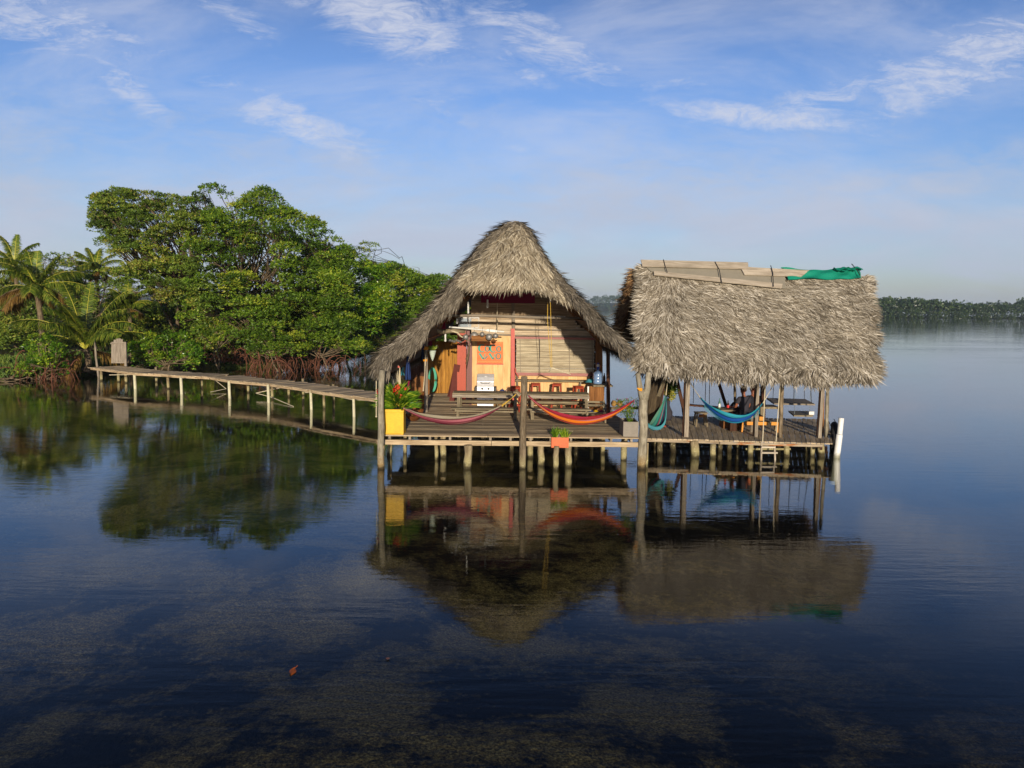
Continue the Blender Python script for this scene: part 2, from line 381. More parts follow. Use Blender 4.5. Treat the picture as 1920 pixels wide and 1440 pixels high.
M['rope_y'] = plain('yellow_rope', lin('#c9a440'), .9)
M['rope_o'] = plain('orange_rope', lin('#e39a1c'), .8)
M['rope_d'] = plain('dark_rope', lin('#2c2a2a'), .9)
M['rope_g'] = plain('grey_blue_rope', lin('#6d7880'), .9)
M['steel'] = plain('stainless_steel', lin('#dadadc'), .3, .35)
M['alu'] = plain('dull_aluminium', lin('#8c8a86'), .5, .5)
M['black'] = plain('black_plastic', lin('#1b1b1f'), .4)
M['rubber'] = paint('black_rubber', lin('#1d1d1f'), .15, .7, .2)
M['concrete'] = paint('grey_concrete', lin('#8c8478'), .12, .9, .3, 5)
M['slate_sheet'] = paint('grey_felt_sheet', lin('#8f8878'), .08, .85, .25, 4)
M['ridge_board'] = wood('bleached_ridge_board', lin('#b0a38f'), lin('#c9bda9'), lin('#8b7e6b'), .8, .3)
M['tarp'] = paint('green_tarp', lin('#1a8a70'), .12, .45, .2, 4)
M['soil'] = paint('potting_soil', lin('#3a2c1f'), .2, .95, .3, 8)
M['thatch_warm'] = thatch_mat('warm_palm_thatch', [(0, lin('#5a4d3a')), (.35, lin('#948770')), (.7, lin('#b3a78e')), (1, lin('#d8cdb4'))])
M['thatch_grey'] = thatch_mat('grey_palm_thatch', [(0, lin('#453e33')), (.35, lin('#786f60')), (.7, lin('#958b7a')), (1, lin('#bbb19f'))])
M['thatch_dry'] = thatch_mat('bleached_palm_thatch', [(0, lin('#453d30')), (.3, lin('#7b715f')), (.65, lin('#a29886')), (1, lin('#d6cebd'))])
M['thatch_base'] = paint('thatch_underlayer', lin('#5a4b38'), .3, .95, .4, 14)
M['thatch_rust'] = thatch_mat('rusty_palm_thatch', [(0, lin('#4b3320')), (.4, lin('#86603c')), (.8, lin('#a5845a')), (1, lin('#b9a079'))])
M['leaf_a'] = leafm('mangrove_leaves', [(0, lin('#3e5816')), (.45, lin('#628426')), (.8, lin('#88a430')), (1, lin('#b6ba40'))])
M['leaf_b'] = leafm('olive_leaves', [(0, lin('#485c24')), (.45, lin('#6e8a32')), (.8, lin('#94a640')), (1, lin('#b8ae50'))])
M['leaf_c'] = leafm('glossy_bush_leaves', [(0, lin('#355814')), (.45, lin('#5c8822')), (.8, lin('#88a82c')), (1, lin('#bac43e'))], rough=.3)
M['frond'] = leafm('palm_frond_leaflets', [(0, lin('#3a5018')), (.45, lin('#5a7224')), (.8, lin('#849332')), (1, lin('#aca748'))], .3)
M['frond_dry'] = leafm('dry_frond_leaflets', [(0, lin('#5f4a28')), (.5, lin('#8b6a36')), (1, lin('#a58a4a'))], .3)
M['rachis'] = plain('frond_stem', lin('#b3ad3e'), .5)
M['grass'] = leafm('grass_blades', [(0, lin('#3f5a1c')), (.5, lin('#5e7c28')), (1, lin('#8c9a40'))])
M['far_leaf'] = leafm('distant_foliage', [(0, lin('#1f2f18')), (.5, lin('#31451f')), (1, lin('#4a5c2c'))], .15)
M['trunk'] = bark('tree_bark', lin('#6f604c'), lin('#93836b'), lin('#43382b'), 1.0)
M['root'] = bark('red_mangrove_root', lin('#6a4434'), lin('#855a45'), lin('#3e2820'), 1.0)
M['skin'] = plain('skin', lin('#8d563d'), .5)
M['hair'] = plain('brown_hair', lin('#3b2216'), .7)
M['hair_red'] = plain('auburn_hair', lin('#6e2f18'), .7)
M['shirt'] = paint('charcoal_cloth', lin('#34323a'), .1, .9, .2, 5)
M['shirt2'] = paint('black_cloth', lin('#1f1f26'), .1, .9, .2, 5)
M['jug'] = plain('blue_tinted_jug_plastic', lin('#7f9cc4'), .12, 0, .6, **{'Transmission Weight': .2})
M['blue_cap'] = plain('blue_plastic', lin('#20409a'), .4)
M['glass_g'] = plain('green_bottle_glass', lin('#5e8f6d'), .1, 0, .5, **{'Transmission Weight': .5})
M['glass_b'] = plain('brown_bottle_glass', lin('#3d2418'), .1)
M['red_label'] = plain('red_label', lin('#d0302f'), .5)
M['white'] = plain('white_plastic', lin('#dcdcd6'), .4)
M['cloth_blue'] = paint('blue_towel', lin('#22386b'), .15, .9, .2)
M['cloth_teal'] = paint('teal_cloth', lin('#3f8c9a'), .15, .9, .2)
M['cloth_red'] = paint('crimson_cloth', lin('#7c1838'), .15, .9, .2)
M['petal_red'] = plain('red_petals', lin('#c01818'), .5)
M['petal_coral'] = plain('coral_petals', lin('#e0603c'), .5)
M['petal_pink'] = plain('pink_petals', lin('#c06aa0'), .5)
M['coconut'] = bark('coconut_husk', lin('#a07c46'), lin('#c09a5c'), lin('#6a4a26'), 2)
M['hose'] = plain('green_hose', lin('#4fae90'), .5)
M['flip'] = plain('orange_foam', lin('#d8603c'), .7)

# ---------------------------------------------------------------- vectorised foliage and thatch
def norm(a): return a / np.maximum(np.linalg.norm(a, axis=1, keepdims=True), 1e-9)
def blades(P0, D, Nn, L, Wd, bend, name, mat, parent, rnd=None, rb=None):
    """narrow tapering strips: root P0, direction D, surface normal Nn, length L, width Wd, bend adds a drop"""
    n = len(P0); D = norm(D); side = norm(np.cross(D, Nn)); L = L[:, None]; Wd = Wd[:, None]
    g = np.array([0, 0, -1.0])
    p1 = P0 + D * L * .5 + g * (bend[:, None] * .25 * L); p2 = P0 + D * L * .95 + g * (bend[:, None] * L)
    v = np.stack([P0 - side * Wd * .35, P0 + side * Wd * .35, p1 + side * Wd * .5, p1 - side * Wd * .5, p2], 1).reshape(-1, 3)
    base = (np.arange(n) * 5)[:, None]
    q = (base + np.array([0, 1, 2, 3])).tolist(); t = (base + np.array([3, 2, 4])).tolist()
    r = rng.random(n) if rnd is None else rnd
    return link_mesh(name, v, q + t, np.repeat(r, 5), None, mat, parent)
def leaves_arr(C, D, Nn, L, Wd):
    """4-vertex leaves, folded a little along the middle"""
    D = norm(D); s = norm(np.cross(D, Nn)); up = np.cross(s, D)
    L = L[:, None]; Wd = Wd[:, None]
    return np.stack([C, C + D * L * .5 + s * Wd * .5 + up * Wd * .12, C + D * L, C + D * L * .5 - s * Wd * .5 + up * Wd * .12], 1).reshape(-1, 3)
def leaf_mesh(name, C, D, Nn, L, Wd, mat, parent, rnd):
    v = leaves_arr(C, D, Nn, L, Wd); n = len(C)
    f = ((np.arange(n) * 4)[:, None] + np.arange(4)).tolist()
    return link_mesh(name, v, f, np.repeat(rnd, 4), None, mat, parent)
def clump_leaves(clumps, per, size, flat=.7, hue=None):
    """leaves in rosettes spread through ellipsoidal clumps; returns arrays"""
    Cs, Ds, Ns, Ls, Ws, Rs = [], [], [], [], [], []
    size *= .9
    for (c, r) in clumps:
        k = max(10, int(per * r * r * 1.4)); tone = rng.normal(0, .22)
        d = norm(rng.normal(size=(k, 3))); d[:, 2] = np.where(rng.random(k) < .72, np.abs(d[:, 2]), d[:, 2])
        rad = r * rng.uniform(.45, 1.08, k) ** .6
        bump = 1 + .22 * np.sin(d[:, 0] * 5 + c[0]) * np.cos(d[:, 1] * 5 + c[1])
        p = np.array(c) + d * (rad * bump)[:, None] * np.array([1, 1, flat])
        for j in range(6):
            a = rng.uniform(0, 2 * math.pi, k)
            dd = norm(np.stack([np.cos(a), np.sin(a), rng.uniform(-.2, .7, k)], 1) + d * .7)
            nn = norm(d * .6 + np.array([0, -.25, .9]) + rng.normal(0, .45, (k, 3)))
            Cs.append(p + rng.normal(0, size * .25, (k, 3))); Ds.append(dd); Ns.append(nn)
            Ls.append(size * rng.uniform(.7, 1.3, k)); Ws.append(size * rng.uniform(.38, .6, k)); Rs.append(np.clip(rng.normal(.48, .2, k) + tone, 0, 1))
    cat = np.concatenate
    return cat(Cs), cat(Ds), cat(Ns), cat(Ls), cat(Ws), cat(Rs)

# ================================================================ SETTING: water, bed, land, far shores
def build_water():
    t = NT('lagoon_water')
    pos = t.coord('Object')
    cd_ = t.new('ShaderNodeCameraData').outputs['View Distance'] if False else None
    n1 = t.noise(t.mapv(pos, (.55, 3.2, 1)), 1.6, 3, .5, .3)
    n2 = t.noise(t.mapv(pos, (.8, 2.0, 1), rot=(0, 0, .12)), 5.5, 3, .55, .2)
    n3 = t.noise(t.mapv(pos, (.05, .22, 1)), 1.0, 3, .5)          # calm and ruffled patches
    n4 = t.noise(t.mapv(pos, (.9, 6.5, 1), rot=(0, 0, -.05)), 4.2, 3, .6, .3)
    h = t.math('ADD', t.math('ADD', t.math('MULTIPLY', n1, 1.0), t.math('MULTIPLY', n2, .35)), t.math('MULTIPLY', n4, .10))
    b = t.new('ShaderNodeBump'); b.inputs['Distance'].default_value = .02; t.l.new(h, b.inputs['Height'])
    sy_ = t.new('ShaderNodeSeparateXYZ'); t.l.new(pos, sy_.inputs[0])      # open lagoon beyond the huts is wind-ruffled
    t.l.new(t.math('ADD', t.mr(n3, .40, .66, WR0, WR1), t.mr(sy_.outputs[1], 90, 420, 0, .15)), b.inputs['Strength'])
    # Schlick reflectance, the same from above and below so that daylight reaches the bed
    dt = t.new('ShaderNodeVectorMath', operation='DOT_PRODUCT'); t.l.new(t.new('ShaderNodeNewGeometry').outputs['Incoming'], dt.inputs[0]); t.l.new(b.outputs[0], dt.inputs[1])
    co = t.math('SUBTRACT', 1.0, t.math('ABSOLUTE', dt.outputs['Value']), clamp=True)
    frv = t.math('ADD', .02, t.math('MULTIPLY', t.math('POWER', co, 5.0), .98))
    gl = t.new('ShaderNodeBsdfGlossy'); gl.inputs['Roughness'].default_value = .015; gl.inputs['Color'].default_value = (.92, .92, .92, 1)
    t.l.new(b.outputs[0], gl.inputs['Normal'])
    tr = t.new('ShaderNodeBsdfTransparent'); tr.inputs[0].default_value = (.90, .92, .86, 1)
    mx = t.new('ShaderNodeMixShader'); t.l.new(frv, mx.inputs[0]); t.l.new(tr.outputs[0], mx.inputs[1]); t.l.new(gl.outputs[0], mx.inputs[2])
    t.done(mx)
    m = MB(); m._add([(-2900, -300, 0), (2900, -300, 0), (2900, 2900, 0), (-2900, 2900, 0)], [(0, 1, 2, 3)], [(0, 0, 0)] * 4, 0)
    o = m.build('water', t.mat); tag(o, None, None, None, 'structure')
    t = NT('lagoon_bed'); pos = t.coord('Object')
    a = t.noise(pos, .60, 6, .66, .25); br = t.noise(t.mapv(pos, loc=(3, 8, 0)), .09, 2, .5); f = t.noise(pos, 9, 4, .7); g = t.noise(pos, 34, 2, .6)
    sx = t.new('ShaderNodeSeparateXYZ'); t.l.new(pos, sx.inputs[0])
    msk = t.math('MULTIPLY', t.mr(t.math('ADD', t.math('ADD', a, t.math('MULTIPLY', f, .3)), t.math('MULTIPLY', br, .3)), .75, .87), t.mr(sx.outputs[0], 7, 1, .1, 1), clamp=True)
    weed = t.ramp(g, [(.3, lin('#332d18')), (.48, lin('#68592f')), (.70, lin('#9c8b55'))])
    mud = t.mix(f, lin('#07090b'), lin('#15150f'))
    cc = t.mix(msk, mud, weed)
    t.done(t.princ(cc, .95, t.bump(f, .6, .1), .1))
    m = MB()
    xs = np.concatenate([[-2900, -400], np.linspace(-60, 60, 61), [400, 2900]]); ys = np.concatenate([[-300, -40], np.linspace(0, 80, 41), [300, 2900]])
    def fn(u, v):
        x = xs[int(round(u * (len(xs) - 1)))]; y = ys[int(round(v * (len(ys) - 1)))]
        near = 1 if abs(x) <= 60 and 0 <= y <= 80 else 0
        z = -.55 + near * .16 * (math.sin(x * .7 + y * .31) + math.cos(y * .83 - x * .2)) - max(0, min(1, (x - 2) / 14)) * 1.2
        return (x, y, z)
    m.grid(fn, len(xs) - 1, len(ys) - 1); o = m.build('seabed', t.mat, smooth=True); tag(o, None, None, None, 'structure')
WR0, WR1 = .03, .26
build_water()

def ground_mat():
    t = NT('shore_ground'); v = t.coord('Object')
    a = t.noise(v, .25, 5, .6); b = t.noise(v, 3, 5, .65)
    c = t.mix(t.mr(a, .4, .6), lin('#4a5a26'), lin('#5d4f36')); c = t.mix(t.mr(b, .35, .7, 0, .7), c, lin('#2f3018'))
    return t.done(t.princ(c, .95, t.bump(b, .8, .2), .1))
M['ground'] = ground_mat()
shore = [(-330, 735), (-120, 722), (0, 716), (60, 713), (110, 708), (170, 700), (225, 690), (300, 690), (370, 692), (470, 690), (560, 684), (620, 674), (680, 660), (740, 650), (800, 645), (870, 642), (960, 640)]
SP = [G(x, y, 0) for x, y in shore]
SP = [Vector((-160, 36, 0)), Vector((-60, 37, 0))] + SP
def build_land():
    m = MB(); steps = [(-1.5, -1.6), (0, -.06), (.5, .22), (2.2, .36), (8, .55), (25, .9), (60, 1.5), (160, 3), (420, 5)]
    pts = []
    for i in range(len(SP) - 1):
        for k in range(6): pts.append(SP[i].lerp(SP[i + 1], k / 6))
    pts.append(SP[-1])
    vs = []; us = []
    for i, p in enumerate(pts):
        for j, (dy, z) in enumerate(steps):
            jx = random.uniform(-.4, .4) if 0 < j < 6 else 0; jz = random.uniform(-.08, .12) if 1 < j else 0
            dx = -dy * .35 if dy > 8 else 0
            vs.append((p.x + jx + dx, p.y + dy + (random.uniform(-.35, .35) if 0 < j < 5 else 0), z + jz)); us.append((0, 0, 0))
    nj = len(steps)
    fs = [(i * nj + j, (i + 1) * nj + j, (i + 1) * nj + j + 1, i * nj + j + 1) for i in range(len(pts) - 1) for j in range(nj - 1)]
    m._add(vs, fs, us, 0); o = m.build('shore_ground', M['ground'], smooth=True); tag(o, None, None, None, 'structure')
build_land()

def far_shore(name, label, cat, X0, X1, Yf, depth, hgt, tree, n, ground_h, seed):
    """a ridge of land with a mass of tree crowns on it"""
    rg = np.random.default_rng(seed)
    def top(x): return ground_h * (.65 + .35 * math.sin(x * .004 + seed) + .15 * math.sin(x * .017 + 2 * seed))
    m = MB()
    def fn(u, v):
        x = X0 + (X1 - X0) * u; y = Yf(x) + depth * v
        return (x, y, -.5 + top(x) * math.sin(min(1, v * 1.3) * math.pi / 2) * (1 if v < .95 else .9) + (.6 if v > .02 else 0))
    m.grid(fn, 80, 10); g = m.build(name + '_ground', M['ground'], smooth=True); tag(g, None, None, None, 'structure')
    Cs, Ds, Ns, Ls, Ws, Rs = [], [], [], [], [], []
    x = rg.uniform(X0, X1, n); v = rg.random(n) ** 1.4
    for i in range(n):
        y = Yf(x[i]) + depth * v[i] * .8 + 2; gz = top(x[i]) * math.sin(min(1, v[i] * .8 * 1.3) * math.pi / 2)
        th = tree * (.55 + .3 * math.sin(x[i] * .031 + 1.3 * math.sin(x[i] * .013)) ** 2 + rg.uniform(-.12, .25)) * (1 if v[i] > .06 else .55); r = th * rg.uniform(.3, .48)
        k = 60; d = norm(rg.normal(size=(k, 3))); d[:, 1] = -np.abs(d[:, 1]) ; d[:, 2] = np.where(rg.random(k) < .7, np.abs(d[:, 2]), d[:, 2])
        p = np.array([x[i], y, gz + th - r * .8]) + d * r * np.array([1, 1, .85]) * rg.uniform(.75, 1.05, (k, 1))
        if v[i] < .35: p[: k // 3, 2] = gz * .4 + rg.uniform(0, th * .7, k // 3)
        if v[i] < .10: p[:, 2] = rg.uniform(.1, th * .75, k); p[:, 1] = y - 2.5 + rg.uniform(0, 3, k)
        Cs.append(p); Ds.append(norm(rg.normal(size=(k, 3)))); Ns.append(norm(d + rg.normal(0, .35, (k, 3)) + np.array([0, -.3, .4])))
        s = r * .34; Ls.append(s * rg.uniform(.7, 1.3, k)); Ws.append(s * rg.uniform(.6, 1.0, k)); Rs.append(np.clip(rg.normal(.5, .15, k) + rg.normal(0, .2), 0, 1))
    c = np.concatenate
    o = leaf_mesh(name, c(Cs), c(Ds), c(Ns), c(Ls), c(Ws), M['far_leaf'], None, c(Rs))
    tag(o, label, cat, None, 'stuff')
far_shore('far_wood', 'wooded far shore across the lagoon, right of the open pavilion', 'far shore', 95, 900, lambda x: 535 - .10 * (x - 240), 120, 0, 12.5, 3200, 4.0, 3)
far_shore('distant_hills', 'hazy distant wooded hill seen between the two thatched roofs', 'far shore', -900, 620, lambda x: 1720 + .02 * x, 500, 0, 20.0, 1500, 26, 5)

# ================================================================ vegetation
SIL = [(150, 410), (165, 398), (190, 362), (215, 350), (250, 356), (290, 360), (330, 366), (365, 372), (380, 352), (400, 342), (420, 352), (440, 382), (465, 372), (478, 352), (500, 350), (515, 362), (530, 385), (560, 398), (600, 414), (620, 440), (650, 462), (700, 497), (740, 492), (765, 506), (795, 522), (822, 514), (850, 520), (900, 555), (960, 570)]
def sil(x):
    for (a, b), (c, d) in zip(SIL, SIL[1:]):
        if a <= x <= c: return b + (d - b) * (x - a) / (c - a)
    return 600
def limb(m, a, b, r0, r1, wob=.25, n=6, sides=6):
    a = Vector(a); b = Vector(b); d = (b - a).length; pts = []; rad = []
    o1 = Vector((random.uniform(-1, 1), random.uniform(-1, 1), random.uniform(-.2, .6))) * d * wob * .5
    for i in range(n + 1):
        t = i / n; p = a.lerp(b, t) + o1 * math.sin(t * math.pi) + Vector((random.uniform(-1, 1), random.uniform(-1, 1), random.uniform(-1, 1))) * d * .015
        pts.append(p); rad.append(r0 + (r1 - r0) * t)
    m.tube(pts, rad, sides, cap=False, r=random.random()); return pts
def mangrove(label, base, clumps, mat, per=95, size=.17, trunks=2, roots=0, group='mangrove trees along the shore', flat=.62, name='mangrove_tree', cat='tree', bare=0, rt=.14, zb=.3):
    root = thing(name, label, cat, base, group)
    C, D, N, L, Wd, Rn = clump_leaves(clumps, per, size, flat)
    leaf_mesh('crown', C, D, N, L, Wd, mat, root, Rn)
    m = MB(); cz = np.array([c for c, r in clumps])
    tops = []
    for k in range(trunks):
        c = clumps[random.randrange(len(clumps))][0]; mid = Vector(base) + Vector(((c[0] - base[0]) * .35, (c[1] - base[1]) * .3, (np.median(cz[:, 2]) - base[2]) * .55))
        b0 = Vector(base) + Vector((random.uniform(-.5, .5) * trunks * .4, random.uniform(-.3, .3), zb))
        limb(m, b0, mid, rt, rt * .7, .25, 6, 7); tops.append(mid)
    for (c, r) in clumps:
        if random.random() < .75:
            t = min(tops, key=lambda q: (q - Vector(c)).length)
            pts = limb(m, t + Vector((random.uniform(-.15, .15),) * 3), c, rt * .5, .018, .3, 7, 5)
            for _ in range(3):
                q = pts[random.randrange(3, 7)]
                limb(m, q, Vector(c) + Vector((random.uniform(-1, 1), random.uniform(-1, 1), random.uniform(-.3, .9))) * r, .022, .007, .3, 4, 4)
    for _ in range(bare):
        t = random.choice(tops); a = random.uniform(0, 2 * math.pi)
        q = t + Vector((math.cos(a) * random.uniform(2, 5), -abs(math.sin(a)) * 2.5, random.uniform(-1.4, 1.2)))
        pts = limb(m, t, q, .05, .012, .3, 6, 4)
        for _ in range(3): limb(m, pts[random.randrange(2, 6)], q + Vector((random.uniform(-1, 1), random.uniform(-1, 1), random.uniform(-.6, .9))), .02, .006, .3, 4, 4)
    m.build('trunk', M['trunk'], root)
    if roots:
        m = MB()
        for _ in range(roots):
            a = random.uniform(0, 2 * math.pi); s = random.uniform(.15, 1.3); h = random.uniform(.25, 1.7) * random.uniform(.6, 1); bx = base[0] + random.gauss(0, .22) * (1 + roots / 12); by = base[1] + random.uniform(-.5, .5)
            st = Vector((bx, by, base[2] + h)); en = Vector((bx + math.cos(a) * s * 1.3, by + math.sin(a) * s * .9, -.6))
            pts = []
            for i in range(9):
                t = i / 8; p = st.lerp(en, t); p.z = st.z + (en.z - st.z) * t ** 2.2 + math.sin(t * math.pi) * .12
                pts.append(p + Vector((random.uniform(-.03, .03),) * 3))
            rr_ = random.uniform(.012, .034); m.tube(pts, [rr_ * (1 - .4 * i / 8) for i in range(9)], 5, cap=False)
            if random.random() < .6:
                q = pts[4]; e2 = q + Vector((random.uniform(-.6, .6), random.uniform(-.4, .4), -q.z - .5)); limb(m, q, e2, .018, .012, .25, 4, 4)
        o = m.build('prop_roots', M['root'], root); o['kind'] = 'stuff'
    return root
def fill(xa, xb, bot, Y, n, rr=(.7, 1.15), dj=1.8, left=None, top=None):
    cl = []; tries = 0; s = F / Y
    while len(cl) < n and tries < n * 40:
        tries += 1; px = random.uniform(xa, xb); r = random.uniform(*rr); rp = r * s
        t = (top(px) if top else sil(px)) + rp * .62; b = bot(px) if callable(bot) else bot
        if t > b: continue
        py = t + (b - t) * random.random() ** 1.15
        if left and px - rp * .8 < left(py): continue
        cl.append((tuple(P(px, py, Y + random.uniform(-dj, dj))), r))
    # silhouette clumps follow the skyline
    px = xa
    while px < xb:
        r = random.uniform(rr[0] * .55, rr[0] * .95); py = (top(px) if top else sil(px)) + r * s * .6
        if not left or px - r * s * .5 > left(py): cl.append((tuple(P(px, py, Y + random.uniform(-.8, .8))), r))
        px += r * s * 1.15
    return cl
def base_at(px, py, z=.25): v = G(px, py, 0); return (v.x, v.y, z)
def build_trees():
    lf = lambda y: 160 + (0 if y < 400 else (y - 400) * .36)
    mangrove('large spreading olive-green tree, leftmost and broadest crown of the shore, pale trunks beneath', base_at(330, 676, .2),
             fill(160, 400, lambda x: 520 + (x - 160) * .28, 51, 150, (.45, .85), 2.0, lf), M['leaf_b'], 125, .17, 5, 0, bare=16, flat=.5, rt=.13)
    mangrove('tall tree with two leafy tufts rising highest above the middle of the mangroves', base_at(440, 676, .1),
             fill(355, 545, 640, 50, 80, (.55, 1.0), 1.6), M['leaf_a'], 85, .18, 4, 60, bare=8)
    mangrove('dense dark green mangrove sloping down right of the tallest trees', base_at(560, 668, .1),
             fill(520, 655, 650, 51, 62, (.6, 1.05), 1.6), M['leaf_a'], 85, .18, 3, 45, bare=4)
    mangrove('bright green mangrove leaning over the water before the left roof eave', base_at(640, 658, .1),
             fill(590, 735, 640, 55, 56, (.6, 1.1), 1.8, top=lambda x: sil(x) + (28 if x < 640 else 0)), M['leaf_c'], 80, .19, 3, 30, bare=3)
    tuft = [(tuple(P(678 + random.uniform(-22, 24), 468 + random.uniform(-10, 16), 58)), random.uniform(.25, .42)) for _ in range(9)]
    mangrove('thin tree with an airy tuft standing alone above the sloping canopy', base_at(680, 640, .3), tuft + [(tuple(P(684, 500, 58)), .6)], M['leaf_b'], 70, .15, 1, 0, bare=0, rt=.06)
    mangrove('farther mangrove with a rounded crown left of the hut roof slope', base_at(760, 640, .1),
             fill(690, 830, 640, 68, 60, (.8, 1.3), 2.5), M['leaf_a'], 70, .22, 3, 20, bare=2)
    mangrove('farthest mangrove half hidden behind the left slope of the hut roof', base_at(850, 634, .1),
             fill(800, 930, 645, 76, 60, (.8, 1.4), 3), M['leaf_a'], 60, .24, 3, 20)
    # tree mass behind, filling in between
    mangrove('dark tree filling the gap behind the tallest mangroves', base_at(500, 655, .4),
             fill(400, 640, 660, 57, 70, (.9, 1.4), 1.6, top=lambda x: sil(x) + 45), M['leaf_b'], 46, .24, 3, 0)
    mangrove('shaded undergrowth tree behind the broad leftmost crown', base_at(330, 662, .5),
             fill(225, 420, 660, 58, 50, (.8, 1.3), 2, top=lambda x: 540 + (10 if x > 300 else 25)), M['leaf_b'], 40, .24, 3, 0, bare=8)
    # low bushes at the water
    for k, (xa, xb, Y, lab) in enumerate(((215, 400, 60, 'dark undergrowth behind the broad leftmost crown'), (380, 560, 60, 'dark undergrowth behind the dense red root tangle'), (540, 700, 62, 'dark undergrowth behind the bright green leaning mangrove'), (660, 820, 78, 'dark undergrowth at the foot of the farther mangrove'), (790, 940, 84, 'dark undergrowth at the foot of the farthest mangrove'))):
        yb = 576 - .0115 * (960 - xa) * 0 + 4.2 * F / Y
        b = base_at((xa + xb) / 2, min(yb, 660), .3); yb = P(500, 0, 1).z * 0 + yb
        cl = [(tuple(Vector((P(random.uniform(xa, xb), 600, Y).x, Y + random.uniform(-2, 2), random.uniform(.2, 3.4)))), random.uniform(.8, 1.3)) for _ in range(34)]
        c0_ = P((xa + xb) / 2, 600, Y); mangrove(lab, (c0_.x, Y, .3), cl, M['leaf_b'], 42, .24, 2, 0, 'undergrowth behind the mangroves', .9, 'undergrowth', 'bush', rt=.06)
    def bush(label, x0, x1, y0, y1, Y, n, mat, roots, per=130, size=.16):
        cl = []
        for _ in range(n):
            px = random.uniform(x0, x1); t = (px - x0) / (x1 - x0); top = y1 - (y1 - y0) * (math.sin(math.pi * (.12 + .76 * t)) ** .7)
            cl.append((tuple(P(px, random.uniform(top + 10, y1 - 8), Y + random.uniform(-.9, .9))), random.uniform(.3, .55)))
        c = P((x0 + x1) / 2, y1, Y)
        mangrove(label, (c.x, c.y, .05), cl, mat, per, size, 2, roots, 'low bushes at the water edge', .8, 'mangrove_bush', 'bush', rt=.05, zb=0)
    bush('round glossy green bush right behind the boardwalk, beside the wooden gate', 240, 372, 607, 690, 45, 42, M['leaf_c'], 0)
    bush('low bush with red stilt roots on the muddy bank at far left', 40, 122, 622, 705, 42.5, 24, M['leaf_c'], 34)
    bush('leafy mangrove bush overhanging the red roots behind the middle of the boardwalk', 470, 565, 596, 668, 49, 26, M['leaf_a'], 26)
    bush('low hanging mangrove branches over the dark water near the hut', 560, 690, 612, 668, 52, 26, M['leaf_a'], 24)
    bush('small bush on the bank under the broad leftmost tree', 372, 440, 590, 640, 50, 14, M['leaf_a'], 0)
    bush('leafy shrub in front of the dark gap below the farther mangroves', 690, 800, 585, 648, 64, 22, M['leaf_a'], 10, 90, .2)
    # red stilt-root tangle
    for k, (px, py, n, lab) in enumerate([(425, 688, 110, 'dense tangle of red stilt roots standing in the water behind the boardwalk'), (545, 684, 34, 'thinner group of hanging red roots right of the dense root tangle')]):
        b = base_at(px, py, 0); mangrove(lab, b, [(tuple(P(px + random.uniform(-25, 25), py - 50 + random.uniform(-12, 6), 50)), .35) for _ in range(5)], M['leaf_a'], 60, .15, 1, n, 'stilt root clumps in the water', .7, 'mangrove_root_clump', 'mangrove roots', rt=.05)
    # left background trees on the land
    left_specs = [(-60, 40, 520, 640, 62, 'leafy tree at the far left edge behind the tall palm'), (55, 165, 478, 620, 75, 'rounded dark green tree on the skyline behind the coconut palms'),
                  (130, 240, 505, 640, 66, 'tree behind the small skyline palm, left of the broad crown'), (-20, 90, 560, 650, 55, 'scrubby tree under the leaning palm fronds')]
    for (xa, xb, yt, yb, Y, lab) in left_specs:
        tp = lambda x, xa=xa, xb=xb, yt=yt: yt + 18 * ((x - (xa + xb) / 2) / ((xb - xa) / 2)) ** 2 + 5 * math.sin(x * .3)
        mangrove(lab, base_at((xa + xb) / 2, 665, .6), fill(xa, xb, yb, Y, 38, (.7, 1.2), 2, top=tp), M['leaf_b'], 50, .22, 2, 0, 'trees on the land behind the palms', bare=2, name='broadleaf_tree')
build_trees()

def frond(root, c, az, elev, Ln, droop, mat, width=.6, nl=66):
    """curved midrib with two rows of narrow leaflets"""
    m = MB(); pts = []; d0 = Vector((math.cos(az), math.sin(az), 0)); p = Vector(c); th = elev; n = 14
    for i in range(n + 1):
        pts.append(p.copy()); th_i = th - droop * (i / n) ** 1.3
        p += (d0 * math.cos(th_i) + Vector((0, 0, math.sin(th_i)))) * (Ln / n)
    m.tube(pts, [.03 * (1 - i / n) + .006 for i in range(n + 1)], 5, r=.5)
    o = m.build('frond', M['rachis'] if mat is M['frond'] else M['trunk'], root)
    P0, D, N, L, Wd = [], [], [], [], []
    for k in range(nl):
        t = .14 + .84 * k / nl; i = min(n - 1, int(t * n)); q = pts[i].lerp(pts[i + 1], t * n - i); tg = (pts[i + 1] - pts[i]).normalized()
        sd_ = tg.cross(Vector((0, 0, 1))); sd_ = sd_.normalized() if sd_.length > .05 else Vector((1, 0, 0)); up = sd_.cross(tg)
        ll = width * math.sin(math.pi * (.12 + .82 * t)) ** .6
        for s in (-1, 1):
            for _ in range(2):
                P0.append(q); D.append(sd_ * s + tg * random.uniform(.5, .9) + up * random.uniform(-.15, .25)); N.append(up); L.append(ll * random.uniform(.85, 1.1)); Wd.append(.05)
    blades(np.array(P0, dtype=float), np.array(D, dtype=float), np.array(N, dtype=float), np.array(L), np.array(Wd), rng.uniform(.3, 1.0, len(L)), 'leaflets', mat, o)
